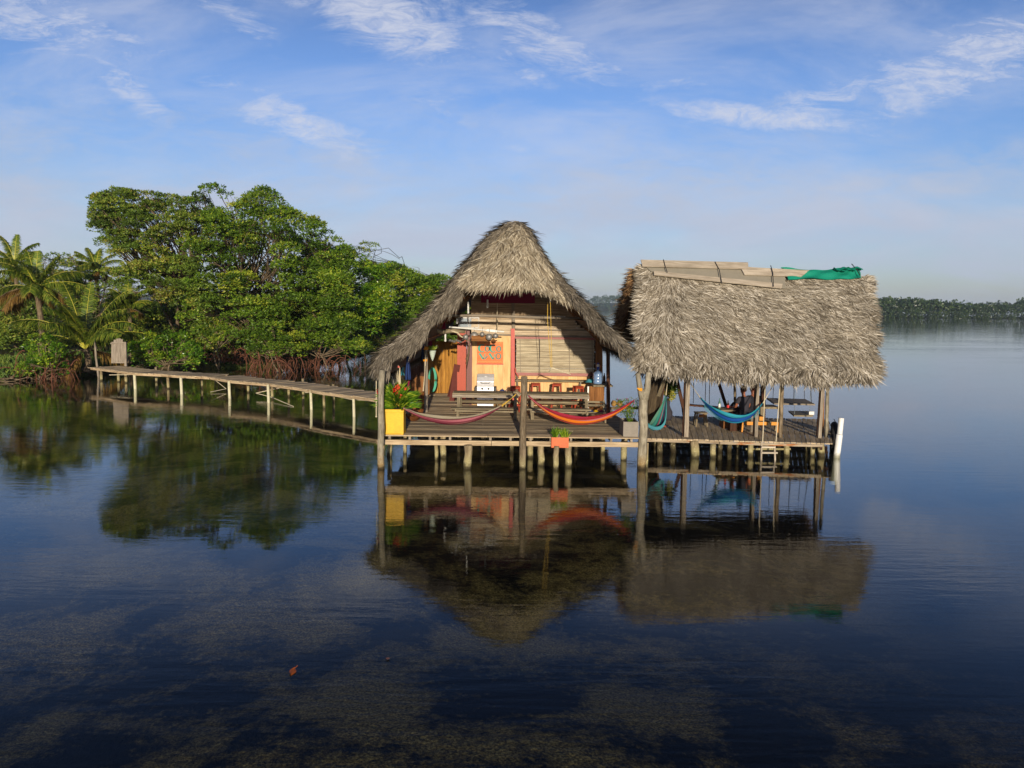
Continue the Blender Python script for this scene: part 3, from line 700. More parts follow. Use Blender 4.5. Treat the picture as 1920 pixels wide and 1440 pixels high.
def palm(label, base, topc, r0, fronds, group='coconut palms on the left bank'):
    root = thing('coconut_palm', label, 'palm tree', base, group)
    m = MB(); b = Vector(base); t = Vector(topc); n = 14; pts = []
    for i in range(n + 1):
        q = b.lerp(t, i / n); q.x += math.sin(i / n * math.pi) * .15; pts.append(q)
    m.tube(pts, [r0 * (1.25 if i == 0 else 1) * (1 - .3 * i / n) * (1 + (.07 if i % 2 else 0)) for i in range(n + 1)], 9, r=.5)
    m.build('trunk', M['trunk'], root)
    Lm = max(f[2] for f in fronds); fronds = fronds + [(random.uniform(0, 360), random.uniform(25, 75), Lm * random.uniform(.75, 1), random.uniform(50, 85), 0) for _ in range(7)] + [(random.uniform(0, 360), random.uniform(-35, -5), Lm * random.uniform(.5, .75), random.uniform(30, 60), 1) for _ in range(3)]
    for (az, el, Ln, dr, dry) in fronds:
        frond(root, topc, R(az), R(el), Ln, R(dr), M['frond_dry'] if dry else M['frond'], .78 if Ln > 2.5 else .55)
    return root
def build_palms():
    c = P(160, 655, 45); b = P(160, 672, 45)
    palm('low young palm with long arching fronds, nearest palm to the wooden gate', (b.x, b.y, .3), (c.x, c.y, c.z), .2,
         [(188, 52, 4.6, 80, 0), (150, 75, 4.4, 30, 0), (100, 80, 4.2, 25, 0), (20, 72, 4.2, 40, 0), (350, 58, 3.9, 85, 0), (330, 45, 4.0, 75, 0), (200, 78, 4.0, 45, 0), (250, 60, 3.4, 80, 0), (5, 38, 4.2, 70, 0), (170, 35, 3.6, 70, 0)])
    c = P(68, 542, 47); b = P(77, 650, 47)
    palm('leaning grey-trunked palm with drooping brown lower fronds at far left', (b.x, b.y, .4), tuple(c), .19,
         [(180, 62, 2.6, 60, 0), (150, 80, 2.4, 20, 0), (10, 68, 2.5, 30, 0), (30, 50, 2.9, 70, 0), (0, 30, 2.8, 80, 0), (190, 20, 3.0, 90, 0), (215, 5, 2.7, 80, 1), (350, 5, 2.5, 75, 1), (240, -10, 2.4, 60, 1), (100, 85, 2.4, 20, 0), (320, 15, 2.5, 80, 0), (160, -5, 2.6, 70, 1)])
    c = P(28, 495, 56); b = P(30, 640, 56)
    palm('tall pale palm with upright wind-blown fronds at the left edge', (b.x, b.y, .6), tuple(c), .17,
         [(165, 75, 2.4, 40, 0), (195, 55, 2.5, 60, 0), (95, 85, 2.2, 20, 0), (15, 68, 2.3, 60, 0), (350, 50, 2.5, 80, 0), (180, 25, 2.4, 80, 0), (0, 20, 2.3, 80, 0), (230, 35, 2.2, 80, 0)])
    c = P(180, 505, 66); b = P(182, 620, 66)
    palm('small dark-fronded palm on the skyline left of the broad tree crown', (b.x, b.y, .7), tuple(c), .15,
         [(150, 70, 2.2, 30, 0), (100, 75, 1.9, 40, 0), (10, 45, 2.3, 60, 0), (350, 20, 2.4, 70, 0), (170, 20, 2.2, 80, 0), (20, 65, 2.1, 60, 0), (240, 30, 2.0, 80, 0)])
    c = P(240, 578, 50); b = P(242, 650, 50)
    palm('stubby pale-fronded palm in front of the broad tree trunks', (b.x, b.y, .4), tuple(c), .14,
         [(110, 80, 1.9, 30, 0), (170, 68, 1.9, 60, 0), (10, 68, 1.9, 60, 0), (200, 40, 1.8, 90, 0), (340, 40, 1.8, 90, 0), (250, 60, 1.7, 90, 0)])
build_palms()

def build_grass():
    n = 9000; xs = []; 
    P0 = []
    while len(P0) < n:
        i = random.randrange(2, 9); a = SP[i].lerp(SP[i + 1], random.random()); dy = random.uniform(.3, 14) ; P0.append((a.x + random.uniform(-.5, .5), a.y + dy, .2 + .04 * dy))
    P0 = np.array(P0); D = np.stack([rng.normal(0, .5, n), rng.normal(0, .5, n), np.ones(n)], 1)
    o = blades(P0, D, np.tile([0., -1, 0.2], (n, 1)), rng.uniform(.2, .7, n), rng.uniform(.03, .07, n), rng.uniform(.1, .5, n), 'grass', M['grass'], None)
    tag(o, 'rough green grass and undergrowth on the left bank', 'grass', None, 'stuff')
    # driftwood, mud roots along the edge
    m = MB()
    for _ in range(120):
        i = random.randrange(2, 9); a = SP[i].lerp(SP[i + 1], random.random()); a = a + Vector((0, random.uniform(-.3, .5), .05))
        e = a + Vector((random.uniform(-1.1, 1.1), random.uniform(-.6, .3), random.uniform(-.25, .35))); limb(m, a, e, .035, .012, .5, 5, 5)
    o = m.build('root_debris', M['trunk']); tag(o, 'tangled roots and dead twigs along the muddy bank', 'roots', None, 'stuff')
build_grass()
# ================================================================ THE STILT HUT
YF = G(960, 818, ZD).y; YW = G(960, 760, ZD).y; YP = G(800, 772, ZD).y; YB = G(830, 737, ZD).y
hut = thing('stilt_hut', 'large thatched hut on stilts with open terrace and orange painted bar wall', 'hut', (0, (YF + YB) / 2, 0))
APEX = P(968, 417, 25.2)
def edge_curve(pix):
    out = []
    for (px, py) in pix:
        t = (py - 417) / (690 - 417); out.append(P(px, py, 25.2 + (20.5 - 25.2) * max(0, min(1, t)) ** .9))
    return out
LE = edge_curve([(968, 417), (940, 427), (904, 460), (870, 500), (838, 546), (800, 590), (752, 632), (716, 660), (698, 688)])
RE = edge_curve([(971, 417), (990, 431), (1008, 466), (1034, 508), (1074, 546), (1108, 580), (1140, 615), (1164, 637), (1180, 652)])
def resample(c, n):
    d = [0]
    for a, b in zip(c, c[1:]): d.append(d[-1] + (b - a).length)
    out = []
    for i in range(n + 1):
        s = d[-1] * i / n; k = max(j for j in range(len(d)) if d[j] <= s + 1e-9); k = min(k, len(c) - 2)
        out.append(c[k].lerp(c[k + 1], (s - d[k]) / (d[k + 1] - d[k])))
    return out
YR = 31.5
def slope(name, E, sgn, thick, matb, matf, nblade):
    E = resample(E, 20); n = len(E)
    nor = []
    for i in range(n):
        t = E[min(i + 1, n - 1)] - E[max(i - 1, 0)]; nn = Vector((t.z, 0, -t.x)) * 1.0; nn.y = 0
        nn = nn.normalized();
        if nn.z > 0: nn = -nn
        nor.append(nn)
    inner = [E[i] + nor[i] * (thick * (.75 + .25 * math.sin(i * 1.3))) * (.55 if i < 3 else 1) for i in range(n)]
    m = MB(); rows = 26
    def outer(i, v): p = E[i].copy(); p.y = p.y + (YR - p.y) * v; p.z += .05 * math.sin(v * 9 + i) ; return p
    def inn(i, v): p = inner[i].copy(); p.y = p.y + (YR - p.y) * v + (.25 if v == 0 else 0); return p
    vs = []; us = []
    for i in range(n):
        for v in range(rows + 1): vs.append(outer(i, v / rows)); us.append((i * .3, v * .3, 0))
    k0 = len(vs)
    for i in range(n):
        for v in range(rows + 1): vs.append(inn(i, v / rows)); us.append((i * .3, v * .3, 1))
    w = rows + 1; fs = []
    for i in range(n - 1):
        for v in range(rows):
            fs.append((i * w + v, i * w + v + 1, (i + 1) * w + v + 1, (i + 1) * w + v)); fs.append((k0 + i * w + v, k0 + (i + 1) * w + v, k0 + (i + 1) * w + v + 1, k0 + i * w + v + 1))
        fs.append((i * w, (i + 1) * w, k0 + (i + 1) * w, k0 + i * w)); fs.append((i * w + rows, k0 + i * w + rows, k0 + (i + 1) * w + rows, (i + 1) * w + rows))
    e = n - 1
    for v in range(rows): fs.append((e * w + v, e * w + v + 1, k0 + e * w + v + 1, k0 + e * w + v))
    m._add(vs, fs, us, .3); o = m.build(name, matb, hut)
    # leaf strips: front verge, outer face, eave fringe, underside
    Ea = np.array([tuple(p) for p in E]); Ia = np.array([tuple(p) for p in inner])
    def at(arr, s): x = s * (n - 1); i = np.minimum(x.astype(int), n - 2); f = (x - i)[:, None]; return arr[i] * (1 - f) + arr[i + 1] * f, norm(arr[np.minimum(i + 1, n - 1)] - arr[i])
    P0, D, N, L, Wd, B = [], [], [], [], [], []
    k = int(nblade * .5); s = rng.random(k) ** .92; a, tg = at(Ea, s); b, _ = at(Ia, s); f = rng.random((k, 1)) ** .8 * 1.02
    base = a * (1 - f) + b * f; base[:, 1] -= rng.uniform(-.02, .10, k)
    out = norm(a - b)
    P0.append(base - tg * .12); D.append(tg * 1.0 + np.array([0, -.16, 0]) + rng.normal(0, .2, (k, 3)) - out * rng.uniform(-.12, .14, (k, 1))); N.append(np.tile([0, -1., .15], (k, 1)) + rng.normal(0, .5, (k, 3)))
    L.append(rng.uniform(.18, .5, k)); Wd.append(rng.uniform(.012, .028, k)); B.append(rng.uniform(.0, .25, k))
    k = int(nblade * .32); s = rng.random(k); a, tg = at(Ea, s); v = rng.random(k) ** 1.6; a = a.copy(); a[:, 1] += (YR - a[:, 1]) * v
    nn = norm(np.cross(tg, np.array([0, 1., 0])) * sgn); nn = np.where(nn[:, 2:3] < 0, -nn, nn)
    P0.append(a + nn * .03); D.append(tg + rng.normal(0, .22, (k, 3)) + nn * rng.uniform(0, .07, (k, 1))); N.append(nn); L.append(rng.uniform(.3, .7, k)); Wd.append(rng.uniform(.02, .045, k)); B.append(rng.uniform(0, .12, k))
    k = int(nblade * .18); v = rng.random(k); a = Ea[-1] + np.zeros((k, 3)); a[:, 1] += (YR - a[:, 1]) * v; b = Ia[-1] + np.zeros((k, 3)); b[:, 1] = a[:, 1]; f = rng.random((k, 1)); a = a * (1 - f) + b * f
    P0.append(a - tg[0] * 0); D.append(np.array([sgn * .55, 0, -1.]) + rng.normal(0, .25, (k, 3))); N.append(np.tile([sgn * 1., -.3, .3], (k, 1))); L.append(rng.uniform(.12, .42, k)); Wd.append(rng.uniform(.015, .035, k)); B.append(rng.uniform(0, .2, k))
    c = np.concatenate
    rn = np.clip(rng.beta(2, 2, sum(len(x) for x in L)) , 0, 1)
    blades(c(P0), c(D), c(N), c(L), c(Wd), c(B), 'thatch_strands', matf, o, rn)
    return E, inner, o
LEp, LIn, sl = slope('roof_slope', LE, -1, .48, M['thatch_base'], M['thatch_grey'], 40000); sl['label'] = 'left roof slope of weathered grey thatch'
REp, RIn, sr = slope('roof_slope', RE, 1, .28, M['thatch_base'], M['thatch_grey'], 24000); sr['label'] = 'right roof slope of weathered grey thatch'
# rafters and battens under the slopes
m = MB()
for (E, I) in ((LEp, LIn), (REp, RIn)):
    for y in np.linspace(21.6, 30.5, 8):
        a = Vector(I[2]); b = Vector(I[19]); a.y = max(y, I[2].y * .0 + y); b.y = y
        mid = Vector(I[10]); mid.y = y
        if y > I[10].y: m.tube([mid + Vector((0, 0, -.04)), b + Vector((0, 0, -.05))], .035, 6, rough=.1)
        if y > I[2].y: m.tube([a, mid + Vector((0, 0, -.04))], .035, 6)
    for i in (6, 9, 12, 15, 18): m.tube([Vector((I[i].x, I[i].y + .3, I[i].z - .07)), Vector((I[i].x, 30.8, I[i].z - .07))], .025, 5)
m.build('rafter', M['brown_wood'], hut)
# front hip of long pale fronds
HB = [(870, 530), (888, 536), (912, 538), (940, 536), (968, 533), (1000, 537), (1030, 549), (1058, 561), (1082, 574), (1102, 590)]
HT = [(952, 434), (955, 430), (959, 427), (963, 424), (968, 423), (973, 424), (978, 427), (983, 431), (988, 437), (994, 444)]
def hipf(u, v):
    x = u * 9; i = min(8, int(x)); f = x - i
    b = Vector((HB[i][0] + (HB[i + 1][0] - HB[i][0]) * f, HB[i][1] + (HB[i + 1][1] - HB[i][1]) * f)); t = Vector((HT[i][0] + (HT[i + 1][0] - HT[i][0]) * f, HT[i][1] + (HT[i + 1][1] - HT[i][1]) * f))
    w = v ** 1.05; px = t.x + (b.x - t.x) * w; py = t.y + (b.y - t.y) * v
    d = 24.9 + (22.5 - 24.9) * v + .5 * abs(u - .5) ** 1.3 * 2 * v - .18 * math.sin(math.pi * v) - .09 * math.sin(u * 15 + v * 5) * math.sin(v * 10 + u * 3) * math.sin(math.pi * v)
    return P(px, py, d)
m = MB(); m.grid(hipf, 24, 16, r=.3)
m.grid(lambda u, v: hipf(u, v * .94) + Vector((0, .28, -.16)), 24, 16, r=.2)
hip = m.build('front_hip', M['thatch_base'], hut); hip['label'] = 'pale shaggy thatch hip above the terrace'
def hip_strands(n, v0, v1, L0, L1, mat, spread=.3):
    P0 = np.empty((n, 3)); D = np.empty((n, 3)); N = np.empty((n, 3))
    for k in range(n):
        u = random.random(); v = v0 + (v1 - v0) * random.random() ** .75; p = hipf(u, v); q = hipf(min(1, max(0, u + (u - .5) * .10)), min(v + .06, 1.0)); r_ = hipf(min(1, u + .02), v) if u < .98 else hipf(u - .02, v)
        if (q - p).length < 1e-4: q = p + (hipf(u, 1) - hipf(u, .9))
        t = (q - p).normalized(); s = (r_ - p) if u < .98 else (p - r_); s.normalize(); nn = s.cross(t)
        if nn.y > 0: nn = -nn
        D[k] = t + s * (random.gauss(0, spread)) + nn * random.uniform(-.02, .16) ; P0[k] = p + nn * random.uniform(0, .10); N[k] = nn + Vector((random.gauss(0, .3), random.gauss(0, .3), random.gauss(0, .3)))
    return P0, D, N, rng.uniform(L0, L1, n), rng.uniform(.018, .042, n), rng.uniform(.02, .3, n)
a = hip_strands(15000, 0, .94, .25, .62, None, .42); b = hip_strands(2600, .90, .98, .15, .40, None, .6)
blades(*[np.concatenate([x, y]) for x, y in zip(a, b)], 'thatch_strands', M['thatch_warm'], hip, rng.beta(1.3, 1.1, 17600))
# ridge cap tuft
n = 1800; P0 = np.array([tuple(APEX)]) + np.stack([rng.normal(0, .11, n), rng.uniform(-.3, 4, n), rng.uniform(-.26, -.02, n)], 1)
D = np.stack([rng.normal(0, .7, n), rng.normal(-.3, .5, n), rng.uniform(-.9, .0, n)], 1)
rc = blades(P0, D, np.tile([0, -.7, .7], (n, 1)), rng.uniform(.2, .55, n), rng.uniform(.02, .04, n), rng.uniform(.1, .4, n), 'ridge_thatch', M['thatch_grey'], hut)
# ---- deck: boards along X
DX0 = G(709, 818, ZD).x; DX1 = G(1206, 828, ZD).x
m = MB(); y = YF; k = 0
while y < YB + .3:
    w = random.uniform(.13, .17); xr = DX1 - .05 * random.random(); cut = random.choice([-1.9, -.9, .1, .9, 1.7]) + random.uniform(-.1, .1)
    if k < 4: cut = -.62
    dz = random.uniform(-.006, .006)
    m.box(DX0 + random.uniform(-.02, .03) * (k > 0), cut - .004, y, y + w - .012, ZD - .035 + dz, ZD + dz)
    m.box(cut + .004, xr, y, y + w - .012, ZD - .035 + dz, ZD + dz - .002); y += w; k += 1
dk = m.build('deck', M['deck'], hut, bevel=.004)
m = MB()
for x in np.linspace(DX0 + .25, DX1 - .2, 13): m.box(x - .03, x + .03, YF + .06, YB + .2, ZD - .13, ZD - .036)
m.build('joist', M['grey_wood'], dk)
m = MB(); zb = ZD - .20
for a, b in ((DX0 - .08, -.53), (-.52, 1.18), (1.20, DX1 - .02)):
    dy = random.uniform(0, .03); m.box(a, b, YF + .02 + dy, YF + .10 + dy, zb - .065, zb + .065)
m.build('front_beam', M['beam'], hut, bevel=.006)
m = MB()
for y in (YF + 1.9, YF + 3.8, YF + 6.0, YF + 8.2): m.box(DX0, DX1 - .05, y, y + .08, zb - .06, zb + .06)
m.build('cross_beam', M['grey_wood'], hut)
def log(px, pt, pb, wpx, mat, parent, name='pile', lean=0, topz=None, Y=None, sub=.95):
    """upright log whose foot meets the water at photo pixel (px, pb)"""
    g = G(px, pb, 0) if Y is None else Vector((G(px, 860, 0).x * 0 + (P(px, 850, Y)).x, Y, 0)); t = P(px + lean, pt, g.y)
    if topz is not None: t.z = topz
    r = wpx * PX(g.y) / 2; m = MB(); n = 7; pts = []; rad = []; g = g + Vector((random.uniform(-.03, .03), random.uniform(-.03, .03), 0))
    for i in range(n + 1):
        f = i / n; p = Vector((g.x, g.y, -sub)).lerp(t, f); p += Vector((random.uniform(-.22, .22), random.uniform(-.2, .2), 0)) * r; pts.append(p); rad.append(r * random.uniform(.92, 1.06) * (1.08 - .12 * f))
    m.tube(pts, rad, 10, rough=.05); return m.build(name, mat, parent, smooth=True)
for (px, pb, w, mt) in ((715, 878, 13, 'pile'), (877, 878, 16, 'pile'), (1014, 872, 13, 'pile'), (1043, 880, 11, 'pile'), (1066, 875, 14, 'pile')):
    log(px, 840, pb, w, M[mt], hut, topz=zb - .02)
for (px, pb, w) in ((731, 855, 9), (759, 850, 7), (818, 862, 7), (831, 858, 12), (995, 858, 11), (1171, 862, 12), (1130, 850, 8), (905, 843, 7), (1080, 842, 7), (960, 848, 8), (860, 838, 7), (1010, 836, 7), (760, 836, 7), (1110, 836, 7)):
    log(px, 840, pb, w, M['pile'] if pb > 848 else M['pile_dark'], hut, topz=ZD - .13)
# corner pillars and terrace posts
def post(px, pt, Y, w, mat, pb_z=ZD, square=False, name='post', lean=0, ext=0):
    g = P(px, 800, Y); t = P(px + lean, pt, Y); m = MB(); r = w * PX(Y) / 2; b = Vector((g.x, Y, pb_z))
    if square: m.bar(b, t, 2 * r, 2 * r, up=(0, 1, 0))
    else:
        pts = [b.lerp(t, i / 6) + Vector((random.uniform(-.12, .12) * r, 0, 0)) for i in range(7)]
        m.tube(pts, [r * random.uniform(.94, 1.05) for _ in pts], 10, rough=.04)
    return m.build(name, mat, hut, smooth=not square)
log(714, 694, 878.5, 12.5, M['post_pale'], hut, 'corner_post', 2)
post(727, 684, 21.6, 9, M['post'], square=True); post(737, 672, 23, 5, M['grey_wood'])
post(799, 596, YP, 6.5, M['grey_wood'], square=True)
post(1140, 632, YP, 6.5, M['dark_wood'], square=True)
post(1123, 618, YW - .5, 12, M['brown_wood'], square=True)
post(961, 548, YW - .12, 6, M['grey_wood'], pb_z=P(961, 616, YW - .12).z, square=True)
o = post(961.5, 616, YW - .125, 7, M['redpost'], square=True); o['label'] = 'coral red lower half of the middle wall post'
# walls
def roofX(z):
    """left and right inner roof surface at height z"""
    out = []
    for I, s_ in ((LIn, -1), (RIn, 1)):
        x = I[-1].x
        for a, b in zip(I, I[1:]):
            if b.z <= z <= a.z: x = a.x + (b.x - a.x) * (a.z - z) / max(1e-6, a.z - b.z); break
        else:
            if z > I[0].z: x = I[0].x
        out.append(x)
    return out
def wallrect(x0, y0, x1, y1, Y): a = P(x0, y1, Y); b = P(x1, y0, Y); return a.x, b.x, a.z, b.z
def planks_v(name, x0, y0, x1, y1, Y, mat, w=.16, base=None, th=.03):
    X0, X1, Z0, Z1 = wallrect(x0, y0, x1, y1, Y); Z0 = base if base is not None else Z0; m = MB(); x = X0
    while x < X1 - .02: ww = min(w * random.uniform(.85, 1.15), X1 - x); m.bar((x + ww / 2, Y, Z0), (x + ww / 2, Y, Z1), ww - .004, th, up=(0, 1, 0)); x += ww
    return m.build(name, mat, hut)
def slats_h(name, x0, y0, x1, y1, Y, mat, h=.06, rag=0, parent=None, jit=.004):
    X0, X1, Z0, Z1 = wallrect(x0, y0, x1, y1, Y); m = MB(); z = Z0
    while z < Z1 - .01:
        hh = h * random.uniform(.75, 1.2); l, r = roofX(z + hh); xa = max(X0 - random.random() * rag, l + .03); xb = min(X1 + random.random() * rag, r - .03)
        if xb - xa > .1: m.bar((xa, Y + random.uniform(-jit, jit), z + hh / 2), (xb, Y + random.uniform(-jit, jit), z + hh / 2), .02, hh - .006, jit=.002)
        z += hh
    return m.build(name, mat, parent or hut)
planks_v('sign_wall', 884, 626, 958, 760, YW, M['cream'], .36, ZD)
planks_v('bar_wall', 965, 700, 1120, 760, YW, M['cream'], .30, ZD)
lw = slats_h('loft_wall', 884, 524, 1126, 598, YW + .02, M['loft'], .075, .03)
lw2 = slats_h('loft_wall', 884, 598.5, 1126, 633, YW + .02, M['sunlit_loft'], .10, .02); lw2['label'] = 'lower boards of the loft wall, coloured paler as the sunlit band'
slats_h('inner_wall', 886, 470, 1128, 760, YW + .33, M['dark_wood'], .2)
bl = slats_h('bamboo_blind', 968, 635, 1114, 699, YW - .14, M['blind'], .045, .02)
for px in (975, 1011, 1067, 1110): m = MB(); a = P(px, 636, YW - .165); b = P(px + 1, 698, YW - .165); m.bar(a, b, .02, .012, up=(0, 1, 0)); m.build('blind_cord', M['grey_wood'], bl)
m = MB(); a = P(966, 633, YW - .15); b = P(1118, 635.5, YW - .15); m.bar(a, b, .05, .07); a = P(966, 701, YW - .16); b = P(1112, 703, YW - .16); m.bar(a, b, .05, .10); m.build('blind_frame', M['pink'], bl)
m = MB(); a = P(812, 592, YP + .1); b = P(1098, 597, YP + .1); m.tube([a, a.lerp(b, .3) + Vector((0, 0, .03)), a.lerp(b, .7), b], [.045, .05, .045, .04], 8, rough=.05); m.build('tie_pole', M['grey_wood'], hut, smooth=True)
m = MB(); m.bar(P(966, 617, YW - .1), P(1118, 620, YW - .1), .06, .05); m.bar(P(966, 629, YW - .1), P(1120, 632, YW - .1), .06, .05); m.bar(P(884, 626, YW - .06), P(958, 628, YW - .06), .05, .06); m.build('wall_rail', M['grey_wood'], hut)
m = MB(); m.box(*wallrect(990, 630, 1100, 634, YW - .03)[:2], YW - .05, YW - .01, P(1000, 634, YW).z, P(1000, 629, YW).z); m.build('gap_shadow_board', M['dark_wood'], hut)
m = MB(); X0, X1, Z0, Z1 = wallrect(902, 549, 1003, 562, YW - .6); m.box(X0, X1, YW - .60, YW - .56, Z0 - .1, Z1); o = m.build('loft_banner', M['cloth_red'], hut)
# left recess: golden back wall, dark partition, orange door board, pink boards
planks_v('golden_wall', 796, 640, 860, 737, YB, M['lit_wood'], .14, ZD)
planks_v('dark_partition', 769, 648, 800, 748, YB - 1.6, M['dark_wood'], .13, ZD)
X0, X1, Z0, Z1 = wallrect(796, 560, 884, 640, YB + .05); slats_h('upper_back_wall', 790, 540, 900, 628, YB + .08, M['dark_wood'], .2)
m = MB(); a = P(865, 800, YW + .4); a.z = ZD; b = P(865, 620, YW + .4); m.bar(a, (a.x, a.y, b.z), .31, .05, up=(0, 1, 0)); m.bar((a.x - .02, a.y - .035, ZD), (a.x - .02, a.y - .035, b.z), .03, .02, up=(0, 1, 0)); o = m.build('door', M['orange_door'], hut); 
m = MB(); a = P(877, 800, YW + .3); m.bar((a.x, a.y, ZD), (a.x, a.y, P(877, 620, YW + .3).z), .10, .06, up=(0, 1, 0)); a = P(882, 800, YW - .02); m.bar((a.x, a.y, ZD), (a.x, a.y, P(882, 626, YW).z), .09, .07, up=(0, 1, 0)); m.build('door_frame', M['maroon'], hut)
m = MB(); a = G(848, 752, ZD); b = P(857, 684, YW + .25); m.bar(a, b, .22, .03, up=(0, 1, 0)); a = G(842, 744, ZD); b = P(852, 700, YW + .9); m.bar(a, b, .14, .03, up=(0, 1, 0)); single(m, 'leaning_plank', M['maroon'], 'faded pink planks leaning against the left side of the orange door', 'plank')
# bar counter returning towards the terrace
ZC = 1.75; m = MB(); a = P(966, 712, YW - .22); b = P(1098, 714, YW - .22); m.box(a.x, b.x + .5, YW - .40, YW - .04, ZC - .05, ZC); xa = P(1097, 720, 25.2).x; m.box(P(1050, 711, YW).x + .95, P(1136, 711, YW).x, 25.1, YW - .41, ZC - .052, ZC - .002)
ct = m.build('bar_counter', M['bench_wood'], hut, bevel=.005)
m = MB(); X0 = P(1104, 740, 25.3).x; X1 = P(1133, 740, 25.3).x; w = (X1 - X0) / 3
for i in range(3): m.bar((X0 + w * (i + .5), 25.3, ZD), (X0 + w * (i + .5), 25.3, ZC - .055), w - .004, .03, up=(0, 1, 0))
m.box(X1 - .03, X1, 25.33, YW - .3, ZD, ZC - .06); o = m.build('counter_front', M['brown_wood'], hut)
m = MB(); m.box(X0 - .05, X0 - .003, 25.26, 25.34, ZD, ZC - .06); m.build('counter_edge', M['white'], o)
m = MB(); m.bar(P(970, 705, YW - .5), G(970, 757, ZD), .06, .06, up=(0, 1, 0)); m.bar(P(1089, 714, YW - .3), P(1083, 750, YW - .1), .05, .05, up=(0, 1, 0)); m.build('counter_brace', M['grey_wood'], ct)
# side roof fringe and ground beam for coconuts
m = MB(); m.tube([P(1138, 766, 25.5), P(1168, 765, 25.7), P(1196, 765, 25.8)], .05, 7); m.build('side_pole', M['post'], hut)
# ---- centre post with its stub, forked trunk
cp = log(979, 706, 878, 13, M['post'], None, 'mooring_post', 3); 
c0 = G(979, 878, 0)
def freelog(o, label, cat, **k):
    tag(o, label, cat, **k); v = Vector((c0.x, c0.y, 0)); return o
m = MB(); m.tube([P(975, 741, c0.y), P(968, 735, c0.y - .02), P(963, 736, c0.y)], [.07, .05, .03], 7)
m.build('branch_stub', M['post'], cp)
tag(cp, 'rough thick log post at the middle of the terrace edge between the front hammocks', 'post')
ft = log(1203, 742, 878, 17, M['post_pale'], None, 'forked_tree_post', 4)
g = G(1203, 878, 0); m = MB()
m.tube([P(1206, 748, g.y), P(1200, 728, g.y), P(1196, 700, g.y)], [.11, .075, .065], 9, rough=.04); m.tube([P(1208, 748, g.y), P(1214, 728, g.y), P(1216, 698, g.y)], [.12, .085, .075], 9, rough=.04)
m.build('branch', M['post_pale'], ft, smooth=True); m = MB()
for i in range(4): a = P(1194 + random.uniform(0, 8), 728 + i * 1.3, g.y - .12); m.tube([a, P(1204, 729 + i * 1.2, g.y - .13)], .014, 5)
m.build('rope_knot', M['rope_o'], ft); tag(ft, 'pale forked tree trunk post between the hut and the open pavilion', 'post')
m = MB(); m.bar(Vector((g.x + .13, g.y + .03, -.6)), Vector((g.x + .14, g.y + .03, ZD - .15)), .06, .04, up=(0, 1, 0)); m.build('side_board', M['pile'], ft)

# ================================================================ THE OPEN PAVILION
ZP = .5
EL_ = P(1199, 690, 21.4); ER_ = P(1636, 710, 21.5); RL_ = P(1212, 503, 24.1); RR_ = P(1618, 521, 24.3); BL_ = P(1160, 630, 27.0); BR_ = RR_ + (BL_ - RL_)
YAW = math.atan2(ER_.y - EL_.y, ER_.x - EL_.x)
DA = G(1212, 821, ZP); DB = G(1561, 831, ZP); dv = (DB - DA).normalized(); DEPTH = 4.9; nv = Vector((-dv.y, dv.x, 0))
pav = thing('open_pavilion', 'open-sided pavilion on stilts with straw-coloured thatch roof and timber deck', 'pavilion', ((DA.x + DB.x) / 2, (DA.y + DB.y) / 2 + 2, 0))
def surf(A, B, C, Dd, sag=.0, bulge=.12):
    """A ridge-left, B ridge-right, C eave-right, D eave-left"""
    def f(u, v):
        p = A.lerp(B, u).lerp(Dd.lerp(C, u), v); p = p + Vector((0, -.1 if C.y < B.y else .1, 1)).normalized() * (bulge * math.sin(v * math.pi) - .05 * math.sin(u * math.pi)); return p
    return f
fs_ = surf(RL_, RR_, ER_, EL_); bs_ = surf(P(1196, 506, 24.3), RR_, BR_, BL_)
def slab(f, th, name):
    m = MB(); nn = (f(1, .5) - f(0, .5)).cross(f(.5, 1) - f(.5, 0)).normalized()
    if nn.z < 0: nn = -nn
    m.grid(f, 30, 16, r=.3); m.grid(lambda u, v: f(u, v) - nn * th, 30, 16, r=.3)
    for k in range(30): m._add([f(k / 30, 1), f((k + 1) / 30, 1), f((k + 1) / 30, 1) - nn * th, f(k / 30, 1) - nn * th], [(0, 1, 2, 3)], [(0, 0, 0)] * 4, .3)
    for u in (0, 1):
        for k in range(16): m._add([f(u, k / 16), f(u, (k + 1) / 16), f(u, (k + 1) / 16) - nn * th, f(u, k / 16) - nn * th], [(0, 1, 2, 3)], [(0, 0, 0)] * 4, .3)
    return m.build(name, M['thatch_base'], pav), nn
fo, fn_ = slab(fs_, .22, 'roof_slope'); fo['label'] = 'front roof slope of bleached straw thatch'
bo, bn_ = slab(bs_, .22, 'roof_slope'); bo['label'] = 'rear roof slope seen from beneath'
def pav_strands(f, nn, n, dirf, L0, L1, sel, w=(.016, .04), lift=(0, .16)):
    P0 = np.empty((n, 3)); D = np.empty((n, 3)); N = np.empty((n, 3))
    X = (f(1, .5) - f(0, .5)).normalized(); Yd = (f(.5, 1) - f(.5, 0)).normalized()
    for k in range(n):
        u, v = sel(); a = dirf(u, v) + random.gauss(0, .40); row = .10
        P0[k] = f(u, v) + nn * random.uniform(.0, .05); D[k] = X * math.cos(a) + Yd * math.sin(a) + nn * random.uniform(*lift)
        N[k] = nn + Vector((random.gauss(0, .35), random.gauss(0, .35), random.gauss(0, .35)))
    return P0, D, N, rng.uniform(L0, L1, n), rng.uniform(w[0], w[1], n), rng.uniform(0, .14, n)
def dirf(u, v):
    # strips sweep left at the left end and right elsewhere, steeper near the eave
    w = min(1, max(-1, (u - .10) / .10)); a = math.pi / 2 - w * 1.0 * (1 - .5 * max(0, v - .75) * 4) - .16 * math.sin(u * 17 + v * 9)
    return a
def selA(): return random.random(), min(1, (int(random.random() * 22) + random.random() ** 2.5 * .8) / 22)
